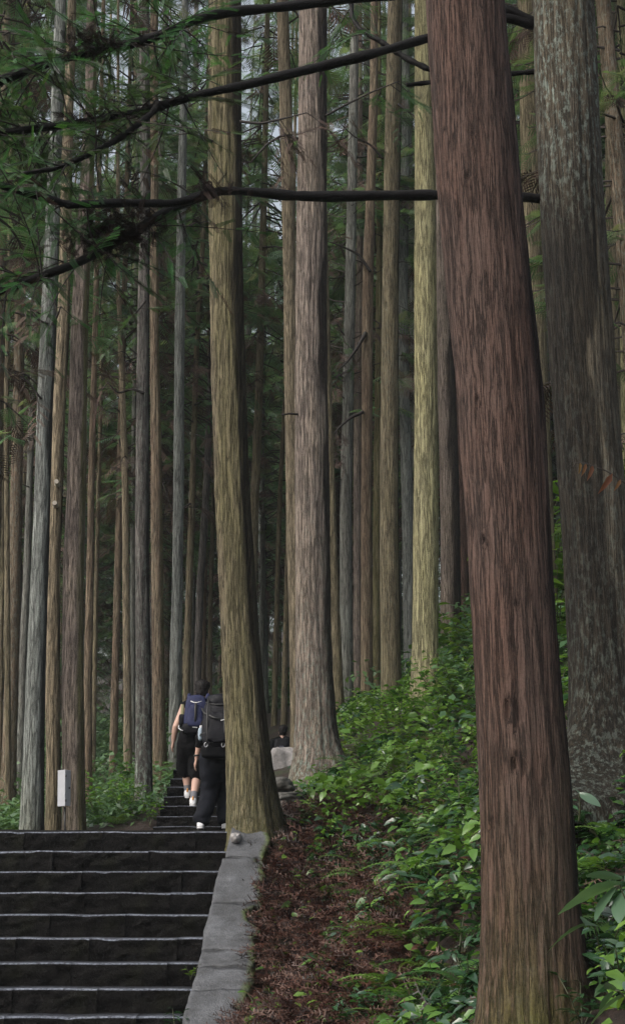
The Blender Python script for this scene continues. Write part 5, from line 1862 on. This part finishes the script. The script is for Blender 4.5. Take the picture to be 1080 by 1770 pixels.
strap('side_strap', [(-.17, -.1, 1.40), (-.13, -.28, 1.33), (-.02, -.35, 1.27), (.06, -.36, 1.25)], .011, M_BLACK, b2)
strap('side_strap', [(-.19, -.1, 1.08), (-.16, -.25, 1.09), (-.06, -.35, 1.10)], .010, M_BLACK, b2)
strap('lid_seam', [(-.12, -.13, 1.47), (-.06, -.22, 1.44), (.05, -.25, 1.43), (.15, -.22, 1.44), (.2, -.12, 1.47)], .008, M_BLACK, b2)
for x in (-.09, .11):
    strap('compression_strap', [(x, -.2, 1.5), (x, -.31, 1.36), (x, -.36, 1.2), (x, -.36, 1.02), (x, -.33, .9)], .010, M_BLACK, b2)
    th = np.linspace(0, 2 * np.pi, 17)
    strap('buckle', [(x - .01 + .018 * math.cos(a), -.35, .955 + .026 * math.sin(a)) for a in th], .005, M_METAL, b2)
for x, z in ((.09, 1.24), (.085, 1.02)):
    rbox('logo_patch', (.045, .006, .011), (x, -.365, z), M_WHITE, b2, .002, (.15, -.25, 0))
pod('bottle', (-.185, -.10, 1.10), (.055, .06, .15), M_BOTTLE, b2, .6, 0, 10, .003)
pod('bottle_cap', (-.18, -.095, 1.185), (.035, .035, .035), M_WHITE, b2, .6, 0, 11, .003)
strap('shoulder_strap', [(-.03, -.05, 1.46), (-.02, .04, 1.50), (-.02, .16, 1.47), (-.03, .26, 1.33)], .03, M_PACK_DARK, b2)
strap('shoulder_strap', [(.2, -.05, 1.46), (.22, .04, 1.50), (.24, .16, 1.47), (.25, .26, 1.33)], .03, M_PACK_DARK, b2)
w = thing('wrist_watch', 'black watch on the wrist of the hiker with the large pack', 'watch', tuple(p2))
th = np.linspace(0, 2 * np.pi, 17)
strap('watch_band', [(-.232 + .034 * math.cos(a), .055 + .034 * math.sin(a), .862) for a in th], .010, M_BLACK, w)

# distant hiker beyond the boulder
p3 = P(487, 1300, 30)
p3[2] = P(487, 1254, 30)[2] - 1.70
h3 = person('small distant hiker in black seen above the boulder', p3, dict(
    head=(.02, .06, 1.585), neck=(.01, .02, 1.44), chest=(0, 0, 1.25), pelvis=(0, 0, .92), lsho=(-.19, .0, 1.37), rsho=(.2, .0, 1.37),
    lelb=(-.26, -.03, 1.1), lwri=(-.26, .08, .87), relb=(.27, -.03, 1.1), rwri=(.27, .08, .87), lhip=(-.09, 0, .9), rhip=(.09, 0, .9),
    lkne=(-.1, .05, .5), lank=(-.1, -.06, .09), rkne=(.1, .12, .5), rank=(.1, .1, .09)),
    dict(shirt=M_CLOTH_BLACK, sleeve=.9, lower=M_CLOTH_BLACK, legs=(1.9, .11, .085), hem=.07, shoe=M_WHITE, sole=M_WHITE))
b3 = thing('backpack', 'small grey and black backpack on the distant hiker', 'backpack', tuple(p3), 'backpacks')
pod('pack_body', (0, -.18, 1.2), (.32, .2, .44), M_PACK_DARK, b3, .5, .1, 12)
pod('front_pocket', (0, -.285, 1.13), (.24, .07, .26), M_PACK_GREY, b3, .55, .15, 13)
strap('grab_loop', [(-.09, -.31, 1.2), (-.05, -.325, 1.27), (0, -.33, 1.29), (.05, -.325, 1.27), (.09, -.31, 1.2)], .012, M_PACK_DARK, b3)

# ------------------------------------------------------------------ damp air of the wood
zs_all = GZ.max()
HZ0, HZ1 = float(GZ.min()) - 1.0, max(64.0, float(zs_all) + 2)
hx0, hx1, hy0, hy1 = gx[0] - 2, gx[-1] + 2, gy[0] - 2, gy[-1] + 2
V = np.array([(x, y, z) for x in (hx0, hx1) for y in (hy0, hy1) for z in (HZ0, HZ1)])
F = np.array([(0, 1, 3, 2), (4, 6, 7, 5), (0, 4, 5, 1), (2, 3, 7, 6), (0, 2, 6, 4), (1, 5, 7, 3)])
mh = bpy.data.materials.new('damp_air')
mh.use_nodes = True
nt = mh.node_tree
nt.nodes.clear()
pv = N(nt, 'ShaderNodeVolumePrincipled')
pv.inputs['Color'].default_value = (.86, .93, 1.0, 1)
pv.inputs['Density'].default_value = .0005
pv.inputs['Anisotropy'].default_value = .0
ot = N(nt, 'ShaderNodeOutputMaterial')
nt.links.new(pv.outputs[0], ot.inputs['Volume'])
tag(link('haze', fastmesh('haze', V, [F], False), mh), 'thin damp haze between the trunks', 'haze', kind='stuff')
cy.volume_bounces = 1
